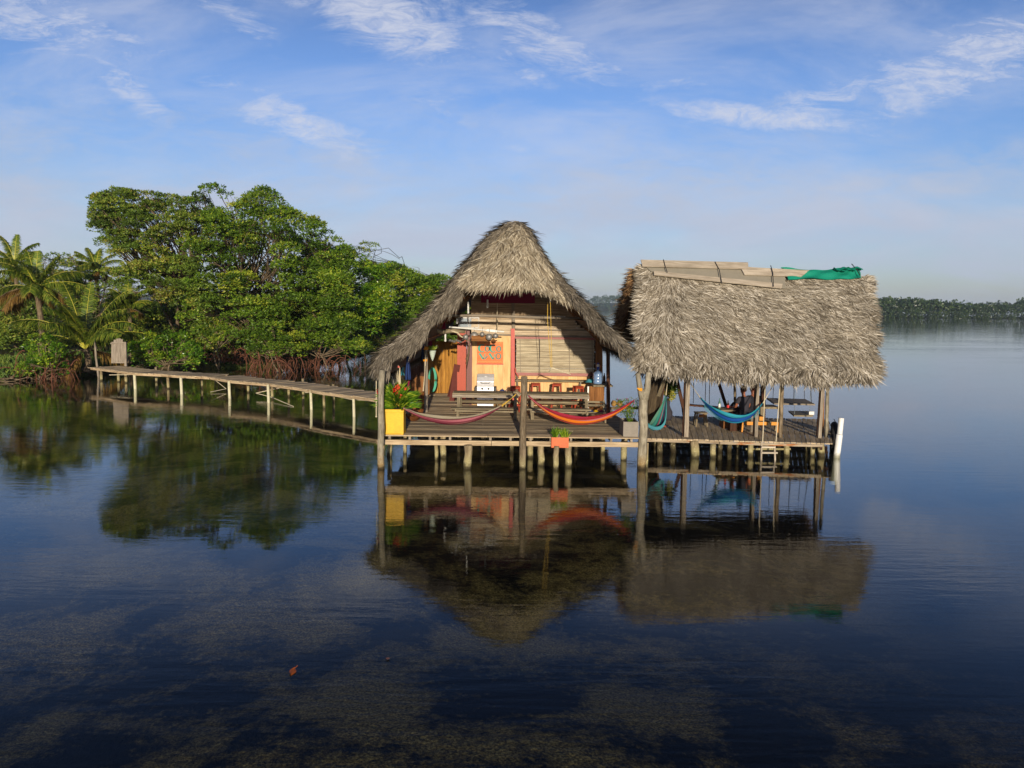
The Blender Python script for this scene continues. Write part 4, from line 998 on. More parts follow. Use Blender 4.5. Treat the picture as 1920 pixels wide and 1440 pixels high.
ac = [pav_strands(fs_, fn_, 68000, dirf, .14, .38, selA, (.010, .027), (0, .09)),
      pav_strands(fs_, fn_, 5200, lambda u, v: math.pi / 2 + .35 * math.sin(u * 30), .2, .5, lambda: (random.random(), random.uniform(.93, 1.0)), (.02, .05), (-.05, .22)),
      pav_strands(fs_, fn_, 2600, lambda u, v: math.pi - .75 if u < .5 else .65, .15, .35, lambda: (random.choice([random.uniform(0, .015), random.uniform(.985, 1)]), random.random())),
      pav_strands(fs_, fn_, 900, lambda u, v: math.pi / 2 + .7 * math.sin(u * 40), .3, .55, lambda: (random.choice([random.gauss(.42, .05), random.gauss(.75, .04), random.uniform(.1, .9)]), random.uniform(.97, 1.0)), (.02, .045), (-.25, .05)),
      pav_strands(fs_, fn_, 1600, lambda u, v: math.pi - .6 if u < .5 else .35, .3, .55, lambda: (random.choice([.005, .995]), min(1, max(0, random.choice([.05, .38, .62, .9]) + random.gauss(0, .035))))),
      pav_strands(fs_, fn_, 1400, lambda u, v: .1 + (0 if u > .5 else math.pi - .2), .2, .45, lambda: (random.choice([0, 1]), random.random() ** 2 * .5))]
blades(*[np.concatenate(z) for z in zip(*ac)], 'thatch_strands', M['thatch_dry'], fo, rng.beta(1.1, 1.1, 79700))
ac = [pav_strands(bs_, bn_, 6000, lambda u, v: math.pi / 2 + (.6 if u < .5 else -.6), .2, .5, selA),
      pav_strands(bs_, bn_, 3600, lambda u, v: math.pi - .7 if u < .5 else .7, .25, .6, lambda: (random.choice([random.uniform(0, .04), random.uniform(.96, 1)]), random.random())),
      pav_strands(bs_, bn_ * -1, 3000, lambda u, v: math.pi / 2 + .4 * (1 if u < .5 else -1), .15, .4, lambda: (random.random(), random.uniform(.9, 1)))]
blades(*[np.concatenate(z) for z in zip(*ac)], 'thatch_strands', M['thatch_rust'], bo, rng.random(12600))
# thick hanging side fringe of the left gable end
n = 3500; P0 = []; D = []; 
for k in range(n):
    v = random.random(); p = bs_(0, v) - bn_ * random.uniform(0, .45); P0.append(p); D.append(Vector((-.75, -.1, -.45 + random.gauss(0, .25))) + Vector((0, random.gauss(0, .35), 0)))
blades(np.array(P0), np.array(D), np.tile([0, -1., .2], (n, 1)), rng.uniform(.15, .42, n), rng.uniform(.02, .045, n), rng.uniform(0, .2, n), 'gable_fringe', M['thatch_rust'], pav)
m = MB()
for k in range(12):
    u = k / 11; m.tube([fs_(u, .03) - fn_ * .26, fs_(u, .97) - fn_ * .26], .03, 6); m.tube([bs_(u, .03) - bn_ * .26, bs_(u, .97) - bn_ * .26], .03, 6)
for v in (.25, .5, .75, .92):
    m.tube([fs_(0, v) - fn_ * .31, fs_(1, v) - fn_ * .31], .03, 6); m.tube([bs_(0, v) - bn_ * .31, bs_(1, v) - bn_ * .31], .03, 6)
m.build('rafter', M['dark_wood'], pav)
# ridge boards, felt sheet and tarp laid over the ridge
FO = fs_(.5, .5); 
def R_(px, py, off=.06):
    """photo pixel onto the upper roof surface plane"""
    return Q(px, py, RL_.lerp(RR_, .5) + Vector((0, 0, .02)), fn_u, off)
fn_u = (fs_(1, .1) - fs_(0, .1)).cross(fs_(.5, .22) - fs_(.5, 0)).normalized()
if fn_u.z < 0: fn_u = -fn_u
rt_ = thing('ridge_cover', 'grey felt sheet weighted with bleached planks along the pavilion roof ridge', 'roof cover', tuple(R_(1330, 520)))
m = MB(); m.poly([R_(1205, 499, .05), R_(1400, 503, .05), R_(1470, 515, .05), R_(1472, 544, .05), R_(1340, 530, .05), R_(1220, 512, .05)], .02, fn_u); m.build('felt_sheet', M['slate_sheet'], rt_)
def bd(pts, off, th=.03): m = MB(); m.poly([R_(x, y, off) for x, y in pts], th, fn_u); return m.build('plank', M['ridge_board'], rt_)
bd([(1200, 494), (1400, 499), (1401, 511), (1203, 506)], .12); bd([(1386, 506), (1515, 513), (1500, 524), (1394, 521)], .10); bd([(1224, 514), (1465, 538), (1463, 546), (1225, 521)], .10)
for pts in (((1242, 495), (1245, 507), (1249, 519)), ((1338, 499), (1346, 514), (1351, 540)), ((1442, 506), (1446, 520), (1447, 545))): m = MB(); m.tube([R_(x, y, .17) for x, y in pts], .013, 5); m.build('tie_wire', M['rope_d'], rt_)
tp = thing('green_tarp', 'bunched green tarp thrown over the right end of the pavilion ridge', 'tarp', tuple(R_(1560, 518)))
TT = [(1462, 507, 1466, 509), (1490, 509, 1480, 528), (1515, 511, 1500, 527), (1540, 510, 1530, 527), (1565, 508, 1560, 527), (1585, 508, 1580, 527), (1600, 506, 1600, 527), (1610, 509, 1612, 526)]
TT[0] = (1462, 506, 1470, 512); TT[1] = (1485, 508, 1476, 529)
def tf(u, v):
    x = u * 7; i = min(6, int(x)); f = x - i; a = TT[i]; b = TT[i + 1]; t = (a[0] + (b[0] - a[0]) * f, a[1] + (b[1] - a[1]) * f); bb = (a[2] + (b[2] - a[2]) * f, a[3] + (b[3] - a[3]) * f)
    return R_(t[0] + (bb[0] - t[0]) * v, t[1] + (bb[1] - t[1]) * v, .10 + .018 * math.sin(u * 23 + v * 5) + .015 * math.sin(u * 11 - v * 8))
m = MB(); m.grid(tf, 42, 8); m.grid(lambda u, v: tf(u, 1 - v) - fn_u * .02, 42, 8); o = m.build('sheet', M['tarp'], tp, smooth=True)
m = MB()
for k in range(5):
    a = R_(1585 + random.uniform(-22, 20), 511 + random.uniform(-1, 5), .2); m.grid(lambda u, v, a=a, s=random.uniform(.8, 1.5), w=random.uniform(0, 6): a + Vector(((u - .5) * .34 * s, (v - .5) * .2, .035 * math.sin(u * 7 + w) + .03 * math.cos(v * 6 + w))), 6, 5)
m.build('fold', M['tarp'], tp, smooth=True)
m = MB(); m.tube([R_(1590, 509, .3), R_(1602, 517, .22), R_(1608, 526, .2)], .014, 5); m.build('tie_wire', M['rope_d'], tp)
# ---- pavilion deck
def DP(s, t, z=ZP): p = DA + dv * s + nv * t; return Vector((p.x, p.y, z))
LEN = (DB - DA).length
BRC = G(1553, 786, ZP)                      # the boards fan out towards the back right corner
def DQ(s, t, z): p = DP(s, 0, z).lerp(DP(0, DEPTH, z).lerp(Vector((BRC.x, BRC.y, z)), s / LEN), t / DEPTH); return Vector((p.x, p.y, z))
m = MB(); s = .0
while s < LEN + .05:
    w = random.uniform(.11, .17); s1 = min(s + w - .012, LEN)
    t1 = DEPTH + random.uniform(-.05, .05); dz = random.uniform(-.006, .006); split = random.uniform(1.6, 3.2)
    zz = ZP - .036 + dz; e0 = -.04 + random.uniform(-.03, .02); r_ = random.random()
    if s < LEN - .03:
        for ta, tb, rr in ((e0, split - .004, r_), (split + .004, t1, (r_ + .37) % 1)):
            q = [DQ(s, ta, zz), DQ(s1, ta, zz), DQ(s1, tb, zz), DQ(s, tb, zz)]; k0 = len(m.v); m.poly(q, .036, (0, 0, 1), r=rr)
            ln = (q[3] - q[0]).length; wd = (q[1] - q[0]).length
            m.u[k0:] = [(0, 0, 0), (0, wd, 0), (ln, wd, 0), (ln, 0, 0), (0, 0, .04), (0, wd, .04), (ln, wd, .04), (ln, 0, .04)]
    s += w
pd = m.build('deck', M['deck2'], pav, bevel=.004)
m = MB()
for (a, b) in ((.0, LEN * .44), (LEN * .44, LEN * .46), (LEN * .40, LEN - .28)):
    if b - a < .3: continue
    off = 0 if a == 0 else -.07
    m.bar(DP(a, off + .02, ZP - .075), DP(b, off + .02, ZP - .075), .05, .07)
m.build('front_beam', M['beamrust'], pav, bevel=.004)
m = MB()
for t in (.9, 2.3, 3.6, 4.5): m.bar(DQ(0, t, ZP - .09), DQ(LEN, t, ZP - .09), .08, .1)
for s in (1.4, 3.2, LEN - .3): m.bar(DQ(s, .1, ZP - .18), DQ(s, 4.4, ZP - .18), .07, .08)
m.build('joist', M['dark_wood'], pd)
PZ = 0
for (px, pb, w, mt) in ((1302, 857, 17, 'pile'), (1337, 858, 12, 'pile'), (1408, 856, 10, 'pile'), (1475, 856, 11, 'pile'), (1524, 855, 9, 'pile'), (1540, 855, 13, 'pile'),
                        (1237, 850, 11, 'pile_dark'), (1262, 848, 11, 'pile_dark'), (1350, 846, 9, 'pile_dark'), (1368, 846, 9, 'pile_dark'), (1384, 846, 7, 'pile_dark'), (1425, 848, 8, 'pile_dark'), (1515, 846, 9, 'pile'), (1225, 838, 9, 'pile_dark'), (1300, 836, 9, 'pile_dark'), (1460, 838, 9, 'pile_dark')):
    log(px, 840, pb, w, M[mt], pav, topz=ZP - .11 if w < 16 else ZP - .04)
m = MB(); m.tube([G(1398, 842, .2), P(1440, 842, G(1398, 842, .2).y), P(1482, 842, G(1398, 842, .2).y)], .03, 6); m.build('cross_beam', M['pile'], pav)
def ppost(px, pt, pb, w, mat, square=True, lean=0, name='post'):
    g = G(px, pb, ZP); t = P(px + lean, pt, g.y); m = MB(); ww = w * PX(g.y)
    if square: m.bar(g, t, ww, ww, up=(0, 1, 0))
    else: m.tube([g.lerp(t, i / 6) + Vector((random.uniform(-.01, .01), 0, 0)) for i in range(7)], [ww / 2 * random.uniform(.93, 1.06) for _ in range(7)], 9, rough=.04)
    return m.build(name, mat, pav, smooth=not square)
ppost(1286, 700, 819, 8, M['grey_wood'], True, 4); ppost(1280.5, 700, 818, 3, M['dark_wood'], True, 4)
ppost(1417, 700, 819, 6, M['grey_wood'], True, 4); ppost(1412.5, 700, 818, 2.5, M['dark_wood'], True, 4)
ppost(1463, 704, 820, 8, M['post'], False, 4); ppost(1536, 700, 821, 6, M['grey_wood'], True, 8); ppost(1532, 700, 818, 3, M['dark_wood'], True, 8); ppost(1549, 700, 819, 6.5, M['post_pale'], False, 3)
ppost(1543, 705, 812, 2.5, M['brown_wood'], True, 2); ppost(1552, 705, 800, 3.0, M['post'], False, 2)
ppost(1378, 690, 786, 5, M['post'], False, 0); ppost(1430, 690, 786, 8, M['dark_wood'], True, 1); ppost(1228, 690, 800, 9, M['dark_wood'], True, 20); ppost(1215, 700, 790, 5, M['dark_wood'], True, 10)
def ybar(pts, w, mat, name, par=pav):
    m = MB(); 
    for a, b in zip(pts, pts[1:]): m.bar(a, b, w, w, up=(0, 1, 0))
    return m.build(name, mat, par)
ybar([P(1264, 690, 25.6), P(1282, 768, 25.6), G(1284, 786, ZP)], .10, M['dark_wood'], 'brace'); ybar([P(1342, 700, 26), P(1360, 757, 26), P(1370, 782, 26)], .09, M['dark_wood'], 'brace')
ybar([P(1255, 688, 23.2), G(1212, 798, ZP)], .11, M['bench_wood'], 'brace')
# big dark driftwood mass behind the fork
m = MB(); m.tube([G(1216, 792, ZP), P(1222, 760, 24), P(1232, 722, 24.2), P(1246, 686, 24.4)], [.3, .26, .24, .2], 10, rough=.12); m.tube([P(1226, 700, 24), P(1216, 710, 23.9), P(1210, 725, 23.8)], [.12, .1, .05], 8, rough=.1)
single(m, 'driftwood_log', M['pile_dark'], 'massive dark driftwood log leaning up under the pavilion thatch beside the forked post', 'trunk', smooth=True)
# ---- boardwalk
bw = thing('boardwalk', 'long narrow plank boardwalk on white posts from the bank to the hut', 'boardwalk', tuple(G(440, 715, 0)))
near = [(166, 688.5), (190, 691), (253, 699), (300, 701), (340, 704), (390, 706), (430, 713), (503, 719), (560, 727), (600, 734), (640, 739), (706, 748)]
NE = [G(x, y, ZD) for x, y in near]; Wd = 1.55
m = MB(); e = MB()
for a, b in zip(NE, NE[1:]):
    d = (b - a); L = d.length; k = max(1, int(L / .17)); pn = Vector((-d.y, d.x, 0)).normalized()
    if pn.y < 0: pn = -pn
    for i in range(k):
        p = a.lerp(b, (i + .5) / k); p.z += random.uniform(-.008, .008); o_ = random.uniform(-.05, .04); m.bar(p + pn * o_ - Vector((0, 0, .02)), p + pn * (Wd + random.uniform(-.05, .05)) - Vector((0, 0, .02)), L / k - .012, .032)
    e.bar(a + pn * .12 - Vector((0, 0, .09)), b + pn * .12 - Vector((0, 0, .09)), .05, .10); e.bar(a + pn * (Wd - .1) - Vector((0, 0, .09)), b + pn * (Wd - .1) - Vector((0, 0, .09)), .05, .10)
m.build('walkway_planks', M['deck2'], bw); e.build('stringer', M['beam'], bw)
def wp(px, pb, w, mat, back=0):
    g = G(px, pb, 0); m = MB(); r = w * PX(g.y) / 2; m.tube([(g.x, g.y, -.9), (g.x + .02, g.y, -.1), (g.x, g.y, ZD - .05)], [r, r, r * .95], 9, rough=.03); return m.build('post', mat, bw, smooth=True)
for px, pb in ((253, 729), (340, 739), (430, 747), (503, 755), (583, 768), (663, 781)): wp(px, pb, 5.5, M['white_pile'])
for px, pb in ((222, 720), (293, 720), (315, 733), (378, 732), (465, 740), (510, 752), (541, 748), (568, 745), (625, 758), (607, 770), (190, 718), (236, 722)): wp(px, pb - 4, 5, M['pile'])
m = MB()
def wire(pts, r=.018): m.tube(pts, r, 5)
wire([G(205, 703, .55), G(260, 702, .62), G(345, 705, .66), G(395, 706, .6), G(424, 729, .12), G(395, 735, .05)]); wire([G(480, 737, .2), G(503, 732, .35), G(540, 724, .65), G(600, 737, .6), G(660, 749, .55), G(705, 752, .6)]); wire([G(480, 737, .2), G(510, 745, .12), G(550, 762, .02)]); wire([G(572, 736, .5), G(600, 735, .6), G(622, 742, .45)])
tag(m.build('hanging_cable', M['rope'], None), 'pale cables sagging under the edge of the boardwalk', 'cable')
g = G(184, 708, 0); m = MB(); m.tube([(g.x + .1, g.y, -.6), P(180, 670, g.y), P(177.5, 630, g.y)], [.075, .06, .055], 8); single(m, 'thin_pole', M['grey_wood'], 'tall thin grey pole standing in the water at the bank end of the boardwalk', 'pole', smooth=True)
g = G(222, 686, ZD); gt = thing('wooden_gate', 'small weathered wooden gate with curved top standing at the shore end of the boardwalk', 'gate', tuple(g))
m = MB(); tops = [641, 637, 635, 634.5, 636, 641]
for i, t in enumerate(tops): x = 209 + i * 4.4; a = P(x + 2, 681, g.y); m.bar(a, P(x + 2, t, g.y), 4.1 * PX(g.y), .03, up=(0, 1, 0))
m.build('gate_boards', M['grey_wood'], gt); m = MB(); m.bar(P(207, 644, g.y - .04), P(232, 642, g.y - .04), .03, .07); m.bar(P(212, 680, g.y - .04), P(234, 680, g.y - .04), .03, .05); m.build('gate_rail', M['grey_wood'], gt)
m = MB(); m.bar(Vector((P(236, 680, g.y - .1).x, g.y - .1, ZD)), P(235, 641, g.y - .1), .11, .11, up=(0, 1, 0)); m.build('gate_post', M['grey_wood'], gt)
# ================================================================ OBJECTS ON THE TERRACE
def leafy(parent, name, c, n, L, W, mat, spread, up=.6, rad=.12, zr=(0, .1), drop=.2):
    """tuft of arching strap leaves"""
    a = rng.uniform(0, 2 * math.pi, n); e = rng.uniform(up * .3, up * 1.6, n); rr = rng.uniform(0, rad, n)
    P0 = np.array([tuple(c)]) + np.stack([np.cos(a) * rr, np.sin(a) * rr, rng.uniform(zr[0], zr[1], n)], 1)
    D = np.stack([np.cos(a) * spread, np.sin(a) * spread, e], 1); N = np.stack([rng.normal(0, .5, n), np.full(n, -.9), rng.uniform(.2, 1, n)], 1)
    return blades(P0, D, N, rng.uniform(L * .5, L, n), rng.uniform(W * .7, W, n), rng.uniform(0, drop, n), name, mat, parent)
def flowers(parent, name, pts, r, mat):
    m = MB()
    for p in pts:
        for k in range(7): d = Vector((random.gauss(0, 1), random.gauss(-.4, .8), random.gauss(.3, .8))).normalized(); s = d.cross(Vector((0, 0, 1))).normalized(); q = Vector(p); m._add([q, q + d * r * .6 + s * r * .35, q + d * r * 1.2, q + d * r * .6 - s * r * .35], [(0, 1, 2, 3)], [(0, 0, 0)] * 4)
    return m.build(name, mat, parent)
# yellow planter
yp = YF + .02; A_ = P(719, 766, yp); B_ = P(757, 815, yp); w = B_.x - A_.x; zt = A_.z; zb_ = B_.z; cx = (A_.x + B_.x) / 2
t = thing('planter', 'tall bright yellow wooden planter at the left front corner of the terrace', 'planter', (cx, yp + w / 2, zb_))
m = MB(); m.box(A_.x + .02, B_.x - .02, yp + .02, yp + w - .02, zb_ + .03, zt - .10); m.build('box', M['yellow'], t, bevel=.006)
m = MB(); m.box(A_.x, B_.x, yp - .01, yp + w + .01, zt - .10, zt - .02); m.build('rim', M['yellow'], t, bevel=.006)
for x in (A_.x + .035, B_.x - .035): m = MB(); m.box(x - .03, x + .03, yp - .006, yp + .018, zb_ + .03, zt - .102); m.build('corner_trim', M['yellow'], t)
m = MB(); m.box(A_.x + .01, B_.x - .01, yp + .0, yp + w, zb_, zb_ + .028); m.build('base_board', M['yellow'], t)
m = MB(); m.box(A_.x + .04, B_.x - .04, yp + .04, yp + w - .04, zt - .05, zt - .015); m.build('soil', M['soil'], t)
fp = thing('flowering_plant', 'bushy strap-leaved plant with red and coral flowers in the yellow planter', 'plant', (cx, yp + w / 2, zt - .02))
leafy(fp, 'leaves', (cx + .08, yp + w / 2, zt), 620, .46, .055, M['leaf_c'], 1.2, .6, .36, (0, .32), .3)
leafy(fp, 'leaves', (cx + .0, yp + w / 2, zt + .2), 220, .38, .04, M['leaf_c'], .8, .8, .26, (0, .3), .2)
flowers(fp, 'blossom', [P(708, 736, yp), P(708.5, 733, yp), P(707, 731, yp)], .06, M['petal_red']); flowers(fp, 'blossom', [P(738, 728, yp), P(738, 732, yp), P(739, 735, yp)], .06, M['petal_red'])
flowers(fp, 'blossom', [P(746 + random.uniform(-5, 5), 726 + random.uniform(-3, 4), yp + .1) for _ in range(8)], .08, M['petal_coral']); flowers(fp, 'blossom', [P(760, 728, yp), P(760, 732, yp), P(744, 737, yp), P(752, 743, yp)], .06, M['petal_coral'])
m = MB()
for x, y in ((708, 734), (738, 732), (748, 728), (760, 730)): limb(m, (cx + .05, yp + w / 2, zt), P(x, y, yp + .05), .008, .006, .2, 4, 4)
m.build('stems', M['leaf_c'], fp)
# orange hanging planter
A_ = P(1034, 820, YF - .12); B_ = P(1066, 839.5, YF - .12)
t = thing('planter', 'small orange wooden planter hung on the front edge of the deck', 'planter', ((A_.x + B_.x) / 2, YF - .02, B_.z))
m = MB(); m.box(A_.x, B_.x, YF - .14, YF - .12, B_.z, A_.z); m.box(A_.x, B_.x, YF + .0, YF + .015, B_.z, A_.z - .02); m.box(A_.x + .001, A_.x + .02, YF - .118, YF - .002, B_.z, A_.z); m.box(B_.x - .02, B_.x - .001, YF - .118, YF - .002, B_.z, A_.z); m.build('box', M['orange'], t)
for x in (A_.x + .03, B_.x - .03): m = MB(); m.box(x - .016, x + .016, YF - .152, YF - .142, B_.z + .005, A_.z + .005); m.build('corner_batten', M['orange'], t)
m = MB(); m.box(A_.x + .022, B_.x - .022, YF - .116, YF - .004, A_.z - .05, A_.z - .02); m.build('soil', M['soil'], t)
g = thing('potted_grass', 'light green tufted plants growing in the orange hanging planter', 'plant', ((A_.x + B_.x) / 2, YF - .06, A_.z - .02))
for dx in (-.14, -.1, .08, .16): leafy(g, 'tuft', ((A_.x + B_.x) / 2 + dx, YF - .06, A_.z - .02), 45, .27, .022, M['leaf_c'], .35, .9, .05)
# concrete planter with pink flowers
A_ = P(1169, 791, YF + .12); B_ = P(1197, 814, YF + .12); t = thing('planter', 'grey concrete trough planter beside the forked tree post', 'planter', ((A_.x + B_.x) / 2, YF + .4, ZD))
m = MB(); m.box(A_.x, B_.x, YF + .12, YF + .16, ZD + .002, A_.z); m.box(A_.x, B_.x, YF + .84, YF + .88, ZD + .002, A_.z); m.box(A_.x, A_.x + .04, YF + .161, YF + .839, ZD + .002, A_.z); m.box(B_.x - .04, B_.x, YF + .161, YF + .839, ZD + .002, A_.z)
m.build('box', M['concrete'], t, bevel=.006); m = MB(); m.box(A_.x + .041, B_.x - .041, YF + .162, YF + .838, A_.z - .08, A_.z - .04); m.build('soil', M['soil'], t)
fp = thing('flowering_plant', 'loose leggy shrub with small pink flowers in the concrete planter', 'plant', ((A_.x + B_.x) / 2, YF + .45, A_.z - .04))
c = Vector(((A_.x + B_.x) / 2 + .02, YF + .45, A_.z)); m = MB(); tips = []
for _ in range(26):
    e = c + Vector((random.uniform(-.32, .28), random.uniform(-.25, .25), random.uniform(.2, .58))); limb(m, c + Vector((random.uniform(-.06, .06), 0, -.05)), e, .006, .003, .3, 4, 4); tips.append(e)
m.build('stems', M['leaf_a'], fp); C, D, N, L, Wd_, Rn = clump_leaves([(tuple(p - Vector((0, 0, .08))), .10) for p in tips], 1100, .032, 1); leaf_mesh('leaves', C, D, N, L, Wd_, M['leaf_a'], fp, Rn)
flowers(fp, 'blossom', [p + Vector((random.uniform(-.03, .03), -.04, .01)) for p in tips if p.x < c.x + .1][:12], .032, M['petal_pink'])
# hammocks
def hammock(name, label, A, B, low, mat, width, cord, lead=.22, thick=.0, fringe=None, skew=.5, leadB=None):
    """cloth sling between A and B whose lowest line runs through the point low"""
    A = Vector(A); B = Vector(B); low = Vector(low); leadB = lead if leadB is None else leadB
    root = thing(name, label, 'hammock', (low.x, low.y, low.z - .05), 'hammocks slung between the posts'); mid = A.lerp(B, .5); tl = max(.25, min(.75, (low - A).dot(B - A) / (B - A).length_squared))
    ctrl = (low - A * (1 - tl) ** 2 - B * tl ** 2) / (2 * tl * (1 - tl))
    def c(t): return A * (1 - t) ** 2 + ctrl * (2 * t * (1 - t)) + B * t ** 2
    T0, T1 = lead, 1 - leadB
    side = Vector((B.y - A.y, -(B.x - A.x), 0)).normalized()
    def f(u, v):
        t = T0 + (T1 - T0) * u; w = width * (math.sin(math.pi * min(1, max(0, .03 + .94 * u))) ** 1.05); a = (v - .5) * 2
        p = c(t); h = (a * a) * w * .30
        return p + side * (a * w * .42 * (1 if a > 0 else .75)) + Vector((0, 0, h + a * w * .14 * skew + (.006 + .03 * w) * math.sin(v * 29 + u * 5 + 1.5 * math.sin(u * 6)) + .009 * math.sin(v * 61 - u * 9)))
    m = MB(); m.grid(f, 36, 28); o = m.build('cloth', mat, root, smooth=True); s = o.modifiers.new('thick', 'SOLIDIFY'); s.thickness = .008
    for end, T, u in ((A, T0, 0), (B, T1, 1)):
        m = MB(); k = c(T * .35 if u == 0 else 1 - (1 - T) * .35)
        m.tube([end, k], .014, 6)
        for v in np.linspace(0, 1, 12): m.tube([k, f(u, v)], .005, 4, cap=False)
        m.build('cord', cord, root)
    if fringe:
        m = MB()
        for i in range(60):
            u = .06 + .88 * i / 59; p = f(u, 0 if fringe[1] < 0 else 1); q = f(min(1, u + .016), 0 if fringe[1] < 0 else 1); dn = Vector((0, fringe[1] * .03, -fringe[2]))
            m.tube([p, p.lerp(q, .5) + dn, q], .006, 4, cap=False)
            m.tube([p.lerp(q, .5) + dn, p.lerp(q, .5) + dn * 1.35], .007, 4)
        m.build('fringe', fringe[0], root)
    return root
st = lambda *a: [(p, lin(c)) for p, c in a]
M['ham_pink'] = fabric('pink_striped_hammock_cloth', st((0, '#96686a'), (.10, '#7d3f4a'), (.22, '#6b2c3b'), (.34, '#9a545f'), (.46, '#641f30'), (.56, '#8a5a58'), (.66, '#7f3a47'), (.78, '#a5626b'), (.88, '#6e3a40'), (.94, '#8f8672')))
M['ham_red'] = fabric('red_orange_hammock_cloth', st((0, '#c93420'), (.10, '#d84a24'), (.2, '#7f1a30'), (.26, '#d8472a'), (.38, '#a0233c'), (.46, '#dd5a28'), (.54, '#7a3340'), (.6, '#d0401f'), (.7, '#d9741f'), (.8, '#b36a70'), (.86, '#c7361f'), (.94, '#8e2436')))
M['ham_teal'] = fabric('teal_pink_hammock_cloth', st((0, '#357f7b'), (.16, '#2c3450'), (.26, '#a8336a'), (.34, '#2f3a5c'), (.44, '#34958c'), (.56, '#8f5468'), (.64, '#2b6a63'), (.74, '#3c8a7c'), (.86, '#5f8f78')))
M['ham_blue'] = fabric('blue_hammock_cloth', st((0, '#2476a0'), (.3, '#1c4f9a'), (.5, '#2a86a8'), (.7, '#1c4f9a'), (.9, '#2f8f9f')))
M['ham_brown'] = fabric('brown_net_hammock_cloth', st((0, '#7a4a26'), (.3, '#8f5a30'), (.6, '#6a3f22'), (.8, '#94643a')))
M['ham_fringe'] = plain('blue_green_fringe', lin('#4a94a0'), .9)
c0y = G(979, 878, 0).y
hammock('hammock', 'faded pink striped hammock, left one at the terrace edge', P(722, 742, YF + .15), P(972, 735, c0y), P(846, 795, YF + .25), M['ham_pink'], .62, M['rope_y'], .10, leadB=.13)
hammock('hammock', 'bright red and orange hammock, right one at the terrace edge', P(982, 733, c0y), P(1204, 738, G(1203, 878, 0).y), P(1083, 795, YF + .3), M['ham_red'], .62, M['rope_g'], .04, leadB=.06)
hammock('hammock', 'teal and pink striped hammock hanging steeply behind the forked post', P(1253, 700, 24.2), P(1208, 785, 21.3), P(1225, 806, 22.3), M['ham_teal'], .48, M['rope'], .16, fringe=(M['ham_fringe'], -1, .07), leadB=.04)
hammock('hammock', 'blue fringed hammock hanging across the pavilion between the posts', P(1292, 714, 23.0), P(1452, 716, 22.9), P(1372, 792, 22.4), M['ham_blue'], .7, M['rope'], .12, fringe=(M['ham_fringe'], -1, .15), leadB=.16)
hammock('hammock', 'brown net hammock with orange knots behind the yellow planter', P(799, 655, YP - .1), P(726, 676, 21.7), P(756, 766, 22.4), M['ham_brown'], .5, M['rope'], .2, leadB=.3)
for p, lb in (((798.5, 653), 'upper orange rope knot on the left terrace post'), ((797, 676), 'lower orange rope knot where the brown hammock cords gather')):
    m = MB()
    for _ in range(4): q = P(p[0] + random.uniform(-1.5, 1.5), p[1] + random.uniform(-1, 1), YP - .16); m.tube([q + Vector((-.06, 0, random.uniform(-.03, .03))), q + Vector((.06, 0, random.uniform(-.03, .03)))], .018, 5)
    tag(m.build('rope_knot', M['rope_o'], None), lb, 'rope')
# hanging chair with a red spreader bar
hc = thing('hanging_chair', 'cord hanging chair with a red spreader bar beside the left pillar', 'hanging chair', tuple(P(742, 740, 22.6)), None)
m = MB(); m.bar(P(734, 686, 22.4), P(749, 688, 22.4), .03, .05); m.build('spreader_bar', M['redpost'], hc)
m = MB()
for i in range(8): m.tube([P(733, 668, 22.6), P(735 + i * 2, 686 + i * .25, 22.4)], .006, 4)
for i in range(12): m.tube([P(743 + (i % 3), 690, 22.4), P(733 + i * 1.5, 732, 22.5 + .15 * (i % 3))], .008, 4)
for i in range(6): m.tube([P(749.5, 689, 22.4), P(746 + i * 1.1, 730, 22.5)], .012, 4)
m.build('cords', M['rope'], hc)
m = MB(); m.grid(lambda u, v: P(734 + 20 * u, 728 + 16 * v, 22.5 + .4 * math.sin(math.pi * v)) , 8, 8); m.build('seat', M['blind'], hc, smooth=True)
# picnic tables
def picnic(x0, x1, label, far=(0, 0)):
    YT = 24.15; a = P(x0, 738, YT); b = P(x1, 741, YT); t = thing('picnic_table', label, 'picnic table', ((a.x + b.x) / 2, YT, ZD), 'picnic tables on the terrace')
    zt = ZD + .74; m = MB()
    for i in range(4): m.bar((a.x + random.uniform(-.03, .03), YT - .27 + i * .18, zt), (b.x + random.uniform(-.03, .03), YT - .27 + i * .18, zt), .165, .04)
    m.build('table_top', M['bench_wood'], t, bevel=.004)
    m = MB(); m.bar((a.x, YT - .37, zt - .07), (b.x, YT - .37, zt - .07), .02, .09); m.build('apron', M['grey_wood'], t)
    for yy, zz in ((YT - .85, .36), (YT + .85, .38)):
        m = MB()
        for i in (0, 1): m.bar((a.x, yy - .08 + i * .16, ZD + zz), (b.x, yy - .08 + i * .16, ZD + zz), .15, .045)
        m.bar((a.x + .15, yy - (.15 if yy < YT else -.15), ZD + zz - .06), (b.x - .1, yy - (.15 if yy < YT else -.15), ZD + zz - .075), .02, .05); m.build('seat', M['bench_wood'], t, bevel=.004)
    for x in (a.x + .14, b.x - .14):
        m = MB(); m.bar((x, YT - .95, ZD + .30), (x, YT + .95, ZD + .31), .05, .07); m.bar((x, YT - .36, zt - .06), (x, YT + .36, zt - .06), .05, .06)
        for s in (-1, 1): m.bar((x + .05, YT + s * .28, zt - .03), (x + .05, YT + s * .72, ZD + .01), .05, .09, up=(1, 0, 0))
        m.build('trestle', M['bench_wood'], t)
    return t
picnic(850, 972, 'weathered picnic table with attached benches, left of the middle log post'); picnic(986, 1103, 'weathered picnic table with attached benches, right of the middle log post')
